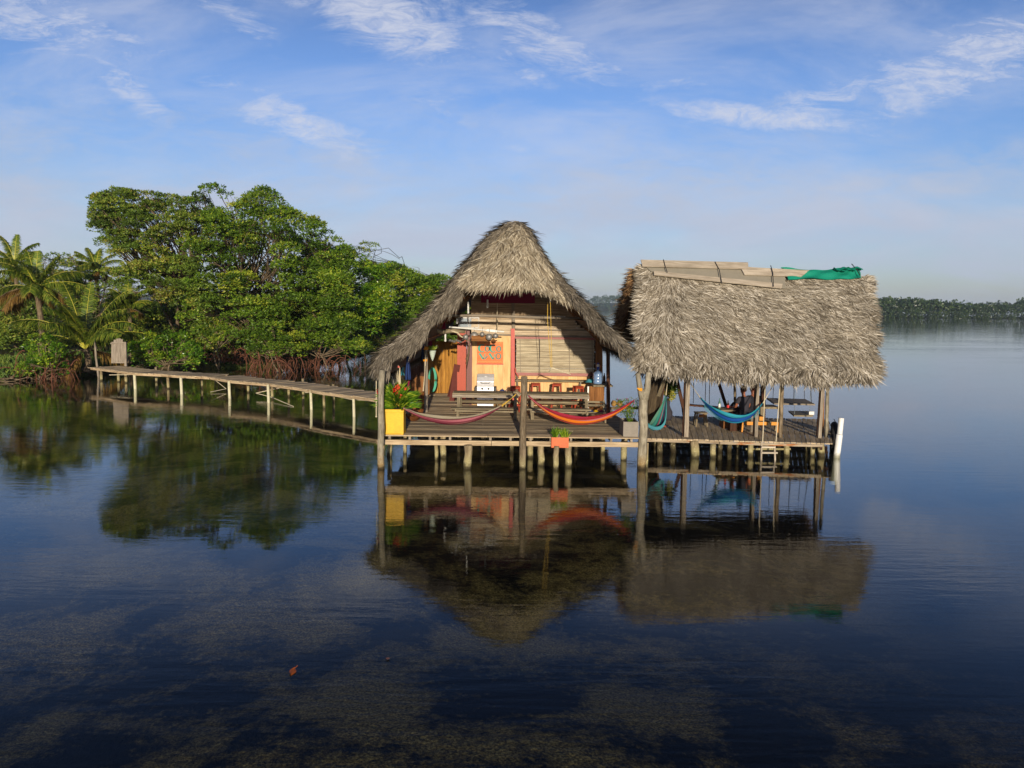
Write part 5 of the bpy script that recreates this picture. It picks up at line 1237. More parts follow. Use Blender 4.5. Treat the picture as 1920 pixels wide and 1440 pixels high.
# low slatted chair with things on it
cx_, cy_ = P(1117, 765, 23.3).x, 23.3; t = thing('low_chair', 'low slatted wooden chair at the right end of the picnic table', 'chair', (cx_, cy_, ZD)); w = .27
m = MB()
for i in range(4): m.bar((cx_ - w, cy_ - .18 + i * .12, ZD + .30), (cx_ + w, cy_ - .18 + i * .12, ZD + .30), .09, .025)
m.build('seat', M['bench_wood'], t)
for x in (-w, w):
    for y, h in ((-.22, .30), (.24, .62)): m = MB(); m.bar((cx_ + x, cy_ + y, ZD), (cx_ + x, cy_ + y, ZD + h), .05, .05, up=(0, 1, 0)); m.build('leg', M['bench_wood'], t)
m = MB()
for z in (.46, .56): m.bar((cx_ - w, cy_ + .265, ZD + z), (cx_ + w, cy_ + .265, ZD + z), .02, .06)
m.build('backrest', M['bench_wood'], t)
for k, (dx, mt, lab) in enumerate(((-.14, 'cloth_blue', 'folded blue cloth on the low slatted chair'), (0, 'yellow', 'yellow and green bundle on the low slatted chair'), (.15, 'cloth_red', 'crimson cloth on the right side of the low slatted chair'))):
    m = MB(); m.grid(lambda u, v: Vector((cx_ + dx + (u - .5) * .15, cy_ - .05 + (v - .5) * .22, ZD + .317 + .05 * math.sin(math.pi * u) * math.sin(math.pi * v) + .01 * math.sin(u * 20))), 8, 8); single(m, 'folded_cloth', M[mt], lab, 'cloth', smooth=True)
# bar stools
def stool():
    t = thing('bar_stool', 'x', 'stool', (0, 0, 0), 'red wooden bar stools'); h = .86
    m = MB(); m.box(-.145, .145, -.14, .14, h - .03, h); m.build('seat', M['stool_red'], t, bevel=.006)
    for sx in (-1, 1):
        for sy in (-1, 1): m = MB(); m.bar((sx * .12, sy * .11, h - .036), (sx * .17, sy * .15, 0), .04, .04, up=(0, 1, 0)); m.build('leg', M['stool_red'], t)
    for z, k in ((.25, .148), (.80, .115)):
        m = MB(); m.bar((-k, -.135, z), (k, -.135, z), .02, .045); m.bar((-k, .135, z), (k, .135, z), .02, .045); m.bar((-k - .005, -.12, z), (-k - .005, .12, z), .02, .045); m.bar((k + .005, -.12, z), (k + .005, .12, z), .02, .045); m.build('stretcher', M['stool_red'], t)
    return t
s0 = stool()
def cp_tree(o, parent=None):
    c = o.copy(); col.objects.link(c); c.parent = parent
    for ch in o.children: cp_tree(ch, c)
    return c
for i, (px, Y, rz, lab) in enumerate(((1004, 26.2, .1, 'red bar stool left of the other tall one, right behind the middle log post'), (1044, 26.2, -.15, 'red bar stool standing alone below the middle of the bamboo blind'),
                                 (1084, 25.4, .3, 'red bar stool beside the brown counter front'), (966, 25.1, .2, 'red bar stool below the coral red post, next to the steel pot'))):
    o = s0 if i == 0 else cp_tree(s0); o.location = (P(px, 740, Y).x, Y, ZD); o.rotation_euler.z = rz; o['label'] = lab
# gas grill
gy = YW - .75; gx = P(910, 740, gy).x; zt = P(910, 701, gy).z; w = .285; t = thing('gas_grill', 'shiny stainless steel gas grill with closed lid under the lettered sign', 'grill', (gx, gy, ZD))
m = MB(); zl = zt - .42; prof = [(0, 0), (-.02, .16), (.06, .30), (.2, .40), (.36, .40), (.46, .28), (.5, 0)]
vs = []; 
for x in (-w, w): vs += [Vector((gx + x, gy + y, zl + z)) for y, z in prof]
k = len(prof); m._add(vs, [(i, i + 1, k + i + 1, k + i) for i in range(k - 1)] + [tuple(range(k - 1, -1, -1)), tuple(range(k, 2 * k)), (k - 1, 0, k, 2 * k - 1)], [(0, 0, 0)] * (2 * k)); lid = m.build('lid', M['steel'], t, bevel=.008)
m = MB(); a = Vector((gx - .17, gy - .03, zl + .12)); m.tube([a + Vector((0, .03, .03)), a + Vector((.04, -.04, 0)), a + Vector((.30, -.04, 0)), a + Vector((.34, .03, .03))], .014, 6); m.build('handle', M['black'], lid)
m = MB(); m.lathe((gx, gy + .10, zl + .335), [(.04, -.01), (.045, 0), (.045, .012)], 12, 'Z'); m.build('thermometer', M['white'], lid)
m = MB(); m.box(gx - w, gx + w, gy - .0, gy + .5, zl - .16, zl - .006); m.build('control_panel', M['steel'], t, bevel=.006)
for x in (-.105, .105): m = MB(); m.lathe((gx + x, gy - .04, zl - .08), [(.034, 0), (.038, .03), (.04, .042)], 14, 'Y'); m.lathe((gx + x, gy - .048, zl - .08), [(.016, 0), (.018, .006)], 10, 'Y'); m.build('knob', M['black'], t)
m = MB(); m.box(gx - w + .01, gx + w - .01, gy + .015, gy + .5, ZD + .06, zl - .166); cb_ = m.build('cabinet_door', M['steel'], t, bevel=.006)
m = MB(); a = Vector((gx - .18, gy, zl - .28)); m.tube([a + Vector((0, .02, .02)), a + Vector((.03, -.02, 0)), a + Vector((.33, -.02, 0)), a + Vector((.36, .02, .02))], .01, 6); m.build('handle', M['black'], cb_)
for sx in (-1, 1): m = MB(); m.box(gx + sx * (w + .005) if sx > 0 else gx - w - .085, gx + (w + .085) if sx > 0 else gx - w - .005, gy + .04, gy + .46, zl - .45, zl - .02); m.build('side_shelf', M['black'], t, bevel=.02)
for sx in (-.22, .22): m = MB(); m.lathe((gx + sx, gy + .1, ZD + .032), [(.03, -.015), (.032, 0), (.03, .015)], 10, 'X'); m.build('wheel', M['black'], t)
# steel pot on a low stand with a dark kettle on top
py_ = 26.0; pz = P(941, 749, py_).z; pxx = P(941, 740, py_).x; m = MB(); m.lathe((pxx, py_, pz), [(.14, 0), (.15, .01), (.15, .17), (.155, .175)], 20); m.lathe((pxx, py_, pz + .176), [(.15, 0), (.12, .02), (.02, .03)], 20); single(m, 'cooking_pot', M['alu'], 'dull aluminium cooking pot between the grill and the coral post', 'pot', smooth=False)
m = MB(); m.lathe((pxx + .01, py_, pz + .207), [(.06, 0), (.095, .03), (.10, .07), (.06, .12), (.02, .135)], 16); m.lathe((pxx + .01, py_, pz + .343), [(.012, 0), (.02, .015), (.008, .03)], 8); m.tube([(pxx + .09, py_, pz + .27), (pxx + .14, py_, pz + .31), (pxx + .16, py_, pz + .34)], [.02, .015, .01], 6); m.tube([(pxx - .09, py_, pz + .26), (pxx - .14, py_, pz + .29), (pxx - .13, py_, pz + .34)], .01, 6); single(m, 'kettle', M['cloth_blue'], 'small dark blue kettle standing on the aluminium pot', 'kettle')
t = thing('low_stand', 'low wooden stand carrying the aluminium pot', 'stand', (pxx, py_, ZD)); m = MB(); m.box(pxx - .18, pxx + .18, py_ - .16, py_ + .16, pz - .035, pz - .004); m.build('top', M['bench_wood'], t)
for sx in (-.14, .14):
    for sy in (-.12, .12): m = MB(); m.box(pxx + sx - .02, pxx + sx + .02, py_ + sy - .02, py_ + sy + .02, ZD, pz - .037); m.build('leg', M['bench_wood'], t)
# water jug, cloth, bottles on the counter
jy = 25.55; jx = P(1121, 700, jy).x; jz = ZC + .001; m = MB(); t = thing('water_jug', 'large clear blue water jug with a pump on the counter corner', 'water jug', (jx, jy, jz))
m.lathe((jx, jy, jz), [(.12, 0), (.142, .02), (.142, .10), (.136, .115), (.142, .13), (.142, .21), (.136, .225), (.142, .24), (.142, .32), (.11, .38), (.045, .42), (.035, .47)], 22); m.build('bottle', M['jug'], t, smooth=True)
m = MB(); m.lathe((jx, jy, jz + .471), [(.04, 0), (.045, .02), (.04, .09)], 14); m.build('pump_base', M['blue_cap'], t); m = MB(); m.lathe((jx, jy, jz + .562), [(.04, 0), (.045, .01), (.045, .07), (.03, .08)], 14); m.build('pump_head', M['white'], t); m = MB(); m.lathe((jx, jy, jz + .643), [(.03, 0), (.035, .02), (.01, .05)], 12); m.build('pump_button', M['blue_cap'], t)
m = MB(); m.tube([(jx + .04, jy - .05, jz + .60), (jx + .07, jy - .07, jz + .60), (jx + .075, jy - .07, jz + .54)], .012, 6); m.build('spout', M['orange'], t)
m = MB(); a = P(1107, 712, 26); m.grid(lambda u, v: Vector((a.x + (u - .5) * .34, 26 + (v - .5) * .3, ZC + .012 + .10 * math.sin(math.pi * u) ** .7 * math.sin(math.pi * v) * (1 + .3 * math.sin(u * 13 + v * 9)))), 14, 10); single(m, 'crumpled_cloth', M['cloth_teal'], 'crumpled teal cloth on the counter left of the water jug', 'cloth', smooth=True)
m = MB(); a = P(1108, 703, 26.5); m.lathe((a.x, 26.5, ZC), [(.04, 0), (.042, .17), (.02, .2), (.03, .22), (.045, .3), (.045, .31)], 12); single(m, 'dark_vase', M['dark_wood'], 'dark wooden pepper-mill shaped vase on the counter by the bamboo blind', 'vase')
m = MB(); a = P(1132, 700, 25.9); m.lathe((a.x + .02, 25.9, ZC), [(.04, 0), (.045, .2), (.02, .26), (.018, .32)], 12); single(m, 'bottle', M['glass_b'], 'dark bottle on the counter right of the water jug', 'bottle')
m = MB(); a = P(1135, 640, YP - .1); m.lathe(a, [(.03, -.09), (.05, -.07), (.045, .08), (.02, .1)], 12); tag(m.build('wall_lamp', M['white'], None), 'small white lamp fixed near the top of the dark right terrace post', 'lamp')
# coconuts
for k, (px, py, lab) in enumerate(((1151, 756, 'left one of the two husked coconuts on the side pole'), (1162, 755, 'right one of the two husked coconuts on the side pole'))):
    p = P(px, py, 25.62); m = MB(); p.z = P(1155, 765.5, 25.6).z + .05 + .105; m.ball(p, .098, .095, .105, 9, rough=.03); o = single(m, 'coconut', M['coconut'], lab, 'coconut', 'husked coconuts', smooth=True)
# ---- sign
sy = YW - .03; A_ = P(894.5, 681.5, sy); B_ = P(943.5, 641, sy); X0, X1, Z0, Z1 = A_.x, B_.x, A_.z, B_.z; SW = X1 - X0; SH = Z1 - Z0
sg = thing('sign', 'square orange wooden sign with teal lettering on the cream wall', 'sign', ((X0 + X1) / 2, sy, Z0)); m = MB()
for i in range(4): m.box(X0, X1, sy - .02, sy - .0, Z0 + SH * i / 4 + .003, Z0 + SH * (i + 1) / 4)
m.build('board', M['sign'], sg, bevel=.003); m = MB(); m.box(X0 - .015, X1 + .015, sy - .03, sy - .002, Z0 - .03, Z0); m.build('lower_rail', M['redpost'], sg)
fy = sy - .024
def sp(u, v): return Vector((X0 + SW * u, fy, Z0 + SH * v))
def stroke(m, pts, ws):
    """flat ribbon with varying width, 6 mm thick"""
    pts = [sp(*p) for p in pts]; n = len(pts); Lf = []; Rt = []
    for i, p in enumerate(pts):
        d = (pts[min(i + 1, n - 1)] - pts[max(i - 1, 0)]).normalized(); s = Vector((-d.z, 0, d.x)); w = ws[i] * SW / 2; Lf.append(p + s * w); Rt.append(p - s * w)
    for i in range(n - 1): m.poly([Lf[i], Lf[i + 1], Rt[i + 1], Rt[i]], -.006, (0, 1, 0))
def letter_o(m, cx, cy, rx, ry, a0, a1, wf):
    N_ = 20; pts = []; ws = []
    for i in range(N_ + 1): a = a0 + (a1 - a0) * i / N_; pts.append((cx + rx * math.cos(a), cy + ry * math.sin(a))); ws.append(wf(a))
    stroke(m, pts, ws)
pi = math.pi; thickL = lambda a: .035 + .055 * max(0, -math.cos(a)) ** 2; thin = lambda a: .028 + .02 * abs(math.cos(a))
for (fn2, cx2) in (('C', .19), ('O', .39), ('C', .62), ('O', .83)):
    m = MB()
    if fn2 == 'C': letter_o(m, cx2, .70, .12, .165, R(50), R(310), thickL)
    else: letter_o(m, cx2, .68, .078, .115, 0, 2 * pi, thin)
    m.build('letter', M['teal'] if fn2 == 'C' else M['slate'], sg)
for kind, x in (('V', .18), ('I', .385), ('V', .56), ('O', .82)):
    m = MB()
    if kind == 'V': stroke(m, [(x - .09, .47), (x + .06, .20)], [.075, .06]); stroke(m, [(x + .06, .20), (x + .13, .46)], [.03, .03])
    elif kind == 'I': stroke(m, [(x + .02, .36), (x - .04, .28), (x - .10, .19)], [.03, .05, .03]); 
    else: letter_o(m, x, .34, .09, .125, 0, 2 * pi, thin)
    m.build('letter', M['teal'] if kind == 'V' else M['slate'], sg)
for v in (.945, .09):
    m = MB(); stroke(m, [(.04 + .92 * i / 16, v + (.02 if i % 2 else -.02)) for i in range(17)], [.022] * 17); m.build('zigzag_border', M['olive'], sg)
# ---- things hanging in front of the wall
m = MB(); m.tube([P(806, 619, YP - .05), P(830, 622, YP - .03), P(850, 620, YP), P(872, 622, YP + .1)], [.07, .08, .075, .05], 8, rough=.06); single(m, 'driftwood_beam', M['bench_wood'], 'thick driftwood beam fixed to the top of the left terrace post', 'beam', smooth=True)
m = MB(); pts = [P(845, 620, YP - .1), P(858, 624, YP - .1), P(863, 630, YP), P(870, 634, YP + .1), P(883, 640, YP + .3)]; m.tube(pts, [.03, .028, .026, .025, .02], 6, rough=.05); single(m, 'bent_branch', M['blind'], 'pale bent branch curving down from the driftwood beam', 'branch', smooth=True)
m = MB(); pts = [P(881, 642, YP + .3), P(879, 660, YP + .35), P(875, 684, YP + .3)]; m.tube(pts, [.022, .03, .02], 6); m.tube([P(879, 660, YP + .35), P(873, 674, YP + .3)], .012, 5); single(m, 'hanging_root', M['trunk'], 'dangling root stick left of the cream wall edge', 'branch', smooth=True)
m = MB(); m.tube([P(842, 613, YP - .15), P(945, 622, YP + .2)], .026, 8); single(m, 'white_tube', M['white'], 'long white tube hung level above the grill', 'tube')
m = MB(); m.bar(P(912, 619, YP + .05), P(931, 621, YP + .1), .05, .075); single(m, 'white_bracket', M['white'], 'white block at the middle of the hanging white tube', 'bracket')
def pan(px, py, Y, r, lab, mat='alu', tilt=0):
    c = P(px, py, Y); t = thing('pan', lab, 'pan', tuple(c), 'pans hanging under the roof'); m = MB(); m.lathe(c, [(r * .75, -.02), (r, .03), (r * 1.03, .032), (r * .72, -.015)], 18, 'Y'); m.build('bowl', M[mat], t, smooth=True); m = MB(); m.bar(c + Vector((0, 0, r)), c + Vector((.02, 0, r + .16)), .012, .025, up=(0, 1, 0)); m.build('handle', M['black'], t)
for a in ((873, 632, YP - .05, .09, 'left of the cluster of hanging pans, above the door frame'), (889, 630, YP + .3, .13, 'large pan second from the left in the hanging cluster'), (904, 627, YP + .05, .075, 'small pan in the middle of the hanging cluster'), (917, 632, YP - .1, .105, 'pan fourth from the left in the hanging cluster'), (929, 630, YP + .08, .085, 'smallest pan at the right end of the hanging cluster')): pan(a[0], a[1], a[2], a[3], 'round metal ' + a[4] if 'pan' in a[4] else a[4])
m = MB(); a = P(884, 634, YP + .2); b = P(932, 638, YP + .2); m.box(a.x, b.x, YP + .16, YP + .4, b.z - .03, b.z); m.box(a.x, b.x - .3, YP + .19, YP + .22, b.z + .001, b.z + .14); single(m, 'pan_shelf', M['brown_wood'], 'brown plank shelf behind the hanging pans', 'shelf')
m = MB(); a = P(858, 640, YP + 1.2); 
for k in range(7): m.lathe((a.x - .25 + k * .07, YP + 1.2 + .05 * (k % 2), a.z - .02 * (k % 3)), [(.05, 0), (.06, .02), (.02, .07)], 10)
single(m, 'glass_cluster', M['alu'], 'cluster of upturned cups hanging in the dark doorway', 'cups')
# window panel
wp_ = thing('window_panel', 'grey glazed window panel with a roof-shaped reflection left of the loft wall', 'window', tuple(P(880, 613, YW + .05))); m = MB(); a = P(861, 613, YW + .0); b = P(897, 597, YW); m.box(a.x, b.x, YW + .02, YW + .04, a.z, b.z); m.build('pane', plain('dusty_glass', lin('#7d8a94'), .2), wp_)
m = MB(); m.box(a.x - .03, b.x + .03, YW - .01, YW + .019, b.z, b.z + .04); m.box(a.x - .03, b.x + .03, YW - .01, YW + .019, a.z - .04, a.z); m.box(a.x - .03, a.x, YW - .01, YW + .018, a.z, b.z); m.box(b.x, b.x + .03, YW - .01, YW + .018, a.z, b.z); m.box((a.x + b.x) / 2 - .012, (a.x + b.x) / 2 + .012, YW - .01, YW + .018, a.z, b.z); m.build('frame', M['alu'], wp_)
# small dangling shells
def chime(x, y0, y1, Y, lab):
    m = MB(); m.tube([P(x, y0, Y), P(x, y1, Y)], .005, 4); n_ = 7
    for i in range(n_): m.ball(P(x, y0 + (y1 - y0) * (i + .5) / n_, Y), .03, .02, .028, 5, rough=.2)
    single(m, 'shell_string', M['white'], lab, 'shell string', 'shell strings under the left roof slope')
chime(878, 566, 588, YP, 'string of grey shells hanging left of the loft wall'); chime(821, 594, 602, YP, 'short shell string left of the window panel'); chime(914, 562, 577, YW - 1.2, 'shell string with white shells in front of the loft wall'); chime(857, 598, 606, YP + .1, 'tiny shell string right beside the window panel'); chime(835, 624, 640, YP, 'shell string hanging below the driftwood beam')
m = MB(); m.tube([P(1027, 566, 23.2), P(1026.5, 600, 23.2), P(1033, 690, 23.2)], .008, 5); m.tube([P(1032, 566, 23.2), P(1035, 690, 23.2)], .008, 5); tag(m.build('yellow_rope', M['rope_y'], None), 'thin yellow ropes hanging in front of the bamboo blind', 'rope')
m = MB(); m.tube([P(1029, 697, 23.2), P(1036, 690, 23.15), P(1050, 695, 23.2), P(1070, 702, 23.2)], [.012, .028, .022, .012], 6, rough=.08); m.tube([P(1036, 691, 23.15), P(1031, 688, 23.2)], .012, 5); single(m, 'driftwood_stick', M['rope'], 'pale driftwood stick hanging from the yellow ropes', 'stick', smooth=True)
m = MB(); m.tube([P(932, 550, YW - .5), P(932.5, 618, YW - .5)], .016, 5); tag(m.build('thin_cane', M['blind'], None), 'thin pale cane hanging left of the middle wall post', 'cane')
m = MB(); m.tube([P(1012, 636, YW - .18), P(1012, 672, YW - .18)], .008, 5); tag(m.build('black_rope', M['rope_d'], None), 'short dark cord hanging over the left part of the bamboo blind', 'cord')
m = MB(); m.tube([P(973, 708, YW - .55), P(967, 698, YW - .5), P(966, 690, YW - .45)], .02, 5); tag(m.build('hook', M['redpost'], None), 'dark red hook at the lower left corner of the bamboo blind', 'hook')
# towels and clothes
def towel(name, x0, x1, y0, y1, Y, mat, lab, cat='towel'):
    m = MB(); m.grid(lambda u, v: P(x0 + (x1 - x0) * u + 1.2 * math.sin(v * 5 + u * 3), y0 + (y1 - y0) * v, Y + .05 * math.sin(u * 14 + v * 2)), 16, 10); o = m.build(name, mat, None, smooth=True); s = o.modifiers.new('thick', 'SOLIDIFY'); s.thickness = .012; tag(o, lab, cat)
towel('towel', 791, 797, 632, 676, YP + .3, M['cloth_blue'], 'blue towel hanging directly left of the left terrace post'); towel('towel', 761, 769, 652, 712, 23.4, M['cloth_blue'], 'dark blue wetsuit-like towel hanging at the dark partition edge'); towel('towel', 801, 810, 624, 648, YP + .8, M['cloth_red'], 'crimson cloth hanging directly right of the left terrace post')
towel('rolled_hammock', 806, 836, 600, 618, YP + 1.4, M['cloth_red'], 'purple and red bundled cloth under the dark roof', 'cloth bundle'); towel('towel', 743, 757, 688, 704, 23.6, M['cloth_teal'], 'teal cloth behind the hanging chair'); towel('towel', 763, 769, 710, 740, 24.2, M['cloth_red'], 'dark red cloth low beside the dark partition')
# hanging cone planter
c = P(811, 657, YP - .2); t = thing('hanging_planter', 'white and teal cone planter hanging beside the left terrace post', 'planter', tuple(c + Vector((0, 0, -.33)))); m = MB(); m.lathe(c + Vector((0, 0, -.33)), [(.01, 0), (.06, .12), (.115, .32), (.12, .33)], 16); m.build('cone', paint('pale_teal_glaze', lin('#b9c6b8'), .2), t)
pl = thing('trailing_plant', 'spiky green plant in the white cone planter', 'plant', tuple(c)); leafy(pl, 'leaves', c, 60, .16, .02, M['leaf_a'], .7, .7, .08)
# hose, flat round board
m = MB(); 
for k in range(3): m.tube([P(809 + 1.5 * math.sin(a) * (3 + k) + 2, 712 - 22 * math.cos(a) * (.9 + .06 * k), YB - 1.4 + .03 * k) for a in np.linspace(0, 2 * pi, 22)], .02, 6, cap=False)
single(m, 'garden_hose', M['hose'], 'coiled green hose hanging on the golden plank wall', 'hose', smooth=True)
m = MB(); c = P(790, 718, YB - 1.8); m.lathe((c.x, c.y, ZD + .42), [(.38, -.01), (.4, 0), (.38, .02)], 24, 'Y'); single(m, 'round_board', M['brown_wood'], 'round brown board leaning at the dark partition behind the left post', 'board')
m = MB(); c = G(806, 741, ZD); m.lathe((c.x, c.y, ZD), [(.22, 0), (.23, .02), (.16, .05), (.05, .06)], 14); single(m, 'straw_mat', M['blind'], 'small folded straw mat on the floor below the green hose', 'mat')
m = MB(); c = G(781, 745, ZD); m.tube([c, c + Vector((-.3, .05, .03))], .012, 5); m.ball(c + Vector((.02, 0, .05)), .045, n=6); single(m, 'white_float', M['white'], 'small white float lying at the foot of the dark partition', 'float')

# ================================================================ OBJECTS IN THE PAVILION
# table with bottles
ty = 24.6; A_ = P(1346, 766, ty); B_ = P(1386, 766, ty); tz = A_.z; t = thing('low_table', 'low wooden table with two bottles on it in the pavilion', 'table', ((A_.x + B_.x) / 2, ty, ZP))
m = MB()
for i in range(5): m.bar((A_.x, ty - .3 + i * .17, tz - .02), (B_.x + .2, ty - .3 + i * .17, tz - .02), .16, .045)
m.build('table_top', M['bench_wood'], t, bevel=.004); m = MB(); m.box(A_.x + .14, B_.x + .05, ty - .2, ty + .3, ZP, tz - .045); m.build('pedestal', M['brown_wood'], t, bevel=.01)
def bottle(px, hgt, mat, lab, label_mat=None, dy=-.1):
    x = P(px, 760, ty + dy).x; t = thing('bottle', lab, 'bottle', (x, ty + dy, tz + .004)); m = MB(); m.lathe((x, ty + dy, tz + .004), [(.036, 0), (.038, .01), (.038, hgt * .55), (.014, hgt * .75), (.013, hgt)], 14); m.build('glass', M[mat], t, smooth=True)
    if label_mat: m = MB(); m.lathe((x, ty + dy, tz + .004), [(.0385, hgt * .15), (.0405, hgt * .16), (.0405, hgt * .44), (.0385, hgt * .45)], 14); m.build('paper_label', M[label_mat], t)
bottle(1349, .33, 'glass_g', 'pale green bottle with white label at the left end of the low table', 'white'); bottle(1365, .27, 'glass_b', 'dark bottle with red label in the middle of the low table', 'red_label')
m = MB(); a = Vector((P(1376, 762, ty).x, ty, tz + .005)); m.grid(lambda u, v: a + Vector(((u - .5) * .32, (v - .5) * .3, .17 * math.sin(pi * u) ** .8 * math.sin(pi * v) ** .8 * (1 + .25 * math.sin(u * 9 + v * 7)))), 14, 10); single(m, 'dark_bag', M['shirt2'], 'crumpled black bag on the right end of the low table', 'bag', smooth=True)
# stools, bench
def small_stool(x, y, h, w, mat, lab, name='stool', cat='stool', wx=None):
    t = thing(name, lab, cat, (x, y, ZP)); wx = wx or w; m = MB(); m.box(x - wx, x + wx, y - w, y + w, ZP + h - .035, ZP + h); m.build('seat', mat, t, bevel=.005)
    for sx in (-1, 1):
        for sy in (-1, 1): m = MB(); m.bar((x + sx * wx * .75, y + sy * w * .75, ZP + h - .036), (x + sx * wx * .98, y + sy * w * .98, ZP), .05, .05, up=(0, 1, 0)); m.build('leg', mat, t)
    return t
a = G(1315, 800, ZP); t = small_stool(a.x, a.y + .15, .45, .18, M['bench_wood'], 'plain four-legged wooden stool left of the blue hammock'); m = MB(); m.box(a.x - .1, a.x + .12, a.y - .01, a.y + .01, ZP + .30, ZP + .40); m.build('apron', M['brown_wood'], t)
a = G(1393, 810, ZP); b = G(1458, 810, ZP); t = thing('low_bench', 'low bench with bright orange-yellow front boards behind the rope ladder', 'bench', ((a.x + b.x) / 2, a.y + .1, ZP)); zz = P(1420, 794, a.y).z
for x0, x1 in ((1398, 1413), (1419.5, 1440), (1446, 1459)): m = MB(); p = P(x0, 794, a.y); q = P(x1, 794, a.y); m.bar((p.x, a.y, zz), (q.x, a.y, zz), .03, .10); m.build('front_board', M['yellow_orange'], t, bevel=.004)
m = MB(); m.bar((a.x - .03, a.y + .17, zz + .04), (b.x, a.y + .17, zz + .04), .30, .03); m.build('seat', M['bench_wood'], t)
for x in (a.x, b.x): m = MB(); m.bar((x, a.y + .03, zz + .02), (x - .04, a.y, ZP), .05, .05, up=(0, 1, 0)); m.build('leg', M['yellow_orange'], t); m = MB(); m.bar((x, a.y + .3, zz + .02), (x, a.y + .3, ZP), .05, .05, up=(0, 1, 0)); m.build('leg', M['bench_wood'], t)
m = MB(); p = P(1426.5, 786, a.y + .25); m.box(p.x - .06, p.x + .06, a.y + .2, a.y + .3, zz + .056, P(1426, 781, a.y + .25).z); single(m, 'orange_carton', M['yellow_orange'], 'upright orange box standing on the low bench', 'box', bevel=.004)
p = P(1411, 776, 23.8); t = thing('clay_pot', 'terracotta pot on a grey stand behind the low bench with orange boards', 'pot', (p.x, 23.8, ZP)); m = MB(); m.lathe((p.x, 23.8, p.z - .11), [(.06, 0), (.085, .13), (.10, .14), (.09, .15)], 14); m.build('pot', M['orange'], t); m = MB(); m.lathe((p.x, 23.8, ZP), [(.07, 0), (.05, .05), (.05, p.z - .112 - ZP)], 10); m.build('stand', M['grey_wood'], t)
p = P(1374, 780, 24.0); t = thing('crate', 'dark crate with a yellow lid on the deck behind the sag of the blue hammock', 'crate', (p.x, 24, ZP)); m = MB(); m.box(p.x - .1, p.x + .1, 23.88, 24.12, ZP, p.z - .05); m.build('box', M['dark_wood'], t); m = MB(); m.bar((p.x - .1, 23.98, p.z - .02), (p.x + .09, 24.02, p.z), .2, .035); m.build('lid', M['yellow_orange'], t)
m = MB(); c = G(1242, 800, ZP); m.ball(c + Vector((0, 0, .02)), .13, .05, .018, 8); m.tube([c + Vector((-.05, -.03, .03)), c + Vector((-.02, 0, .075)), c + Vector((.01, .03, .03))], .008, 5); single(m, 'flip_flop', M['flip'], 'single orange flip-flop lying on the pavilion deck', 'sandal')
# back rail, hanging table, hanging seat
m = MB(); m.bar(P(1290, 759, 26.3), P(1348, 764, 26.0), .25, .05); single(m, 'back_rail_shelf', M['dark_wood'], 'dark shelf plank along the rear edge of the pavilion', 'shelf')
def hung(name, lab, cat, pts, th, mat, ropes, rope_mat):
    c = sum((Vector(p) for p in pts), Vector()) / len(pts); t = thing(name, lab, cat, tuple(c)); m = MB(); m.poly(pts, th, (0, 0, 1)); m.build('plank_top', mat, t, bevel=.004)
    for (a, b) in ropes: m = MB(); m.tube([a, b], .010, 5); m.build('rope', rope_mat, t)
z1 = P(1480, 755, 25.6).z
def atz(px, y, z):
    return Vector((P(px, 750, y).x, y, z))
hung('hanging_table', 'grey plank table hanging on ropes at the back right of the pavilion', 'table', [atz(1452, 25.0, z1), atz(1529, 24.9, z1), atz(1510, 26.3, z1), atz(1437, 26.5, z1)], .05, M['grey_wood'],
     [(P(1452, 695, 25.6), atz(1449, 25.6, z1 + .05)), (P(1508, 695, 26.0), atz(1508, 26.0, z1 + .05)), (P(1518, 695, 25.1), atz(1522, 25.0, z1 + .05)), (P(1490, 695, 25.2), atz(1488, 25.1, z1 + .05))], M['rope_d'])
z2 = P(1500, 777, 27.3).z
hung('swing', 'brown plank seat hanging low behind the hanging table', 'seat', [atz(1490, 26.7, z2), atz(1526, 26.7, z2), atz(1515, 27.9, z2), atz(1479, 27.9, z2)], .05, M['bench_wood'], [(P(1491, 695, 27.0), atz(1491, 27.0, z2 + .05)), (P(1522, 695, 27.0), atz(1519, 27.0, z2 + .05))], M['rope_g'])
m = MB(); p = P(1520, 772, 26.9); m.box(p.x - .09, p.x + .09, 26.8, 27.0, z2 + .052, z2 + .17); single(m, 'white_container', M['white'], 'small white container on the right end of the hanging seat', 'container', bevel=.01)
p = P(1440, 765, 26); t = thing('back_table', 'flat-topped side table partly hidden behind the rear pavilion post', 'table', (p.x, 26, ZP)); z3 = P(1440, 766, 26).z; m = MB(); m.box(P(1424, 760, 26).x, P(1461, 760, 26).x, 25.9, 26.6, z3, z3 + .06); m.build('table_top', M['bench_wood'], t); m = MB(); m.box(P(1425, 760, 26).x, P(1434, 760, 26).x, 26, 26.1, ZP, z3 - .003); m.build('leg', M['bench_wood'], t)
for k, (x0, x1, yb, lab) in enumerate(((1301, 1300, 756, 'left one of the three dark swing ropes at the back of the pavilion'), (1324, 1322, 756, 'middle one of the three dark swing ropes at the back of the pavilion'), (1330.5, 1330, 758, 'right one of the three dark swing ropes at the back of the pavilion'))):
    m = MB(); m.tube([P(x0, 695, 26.3), P(x1, yb, 26.3)], .012, 5); tag(m.build('swing_rope', M['rope_d'], None), lab, 'rope', 'swing ropes at the back of the pavilion')
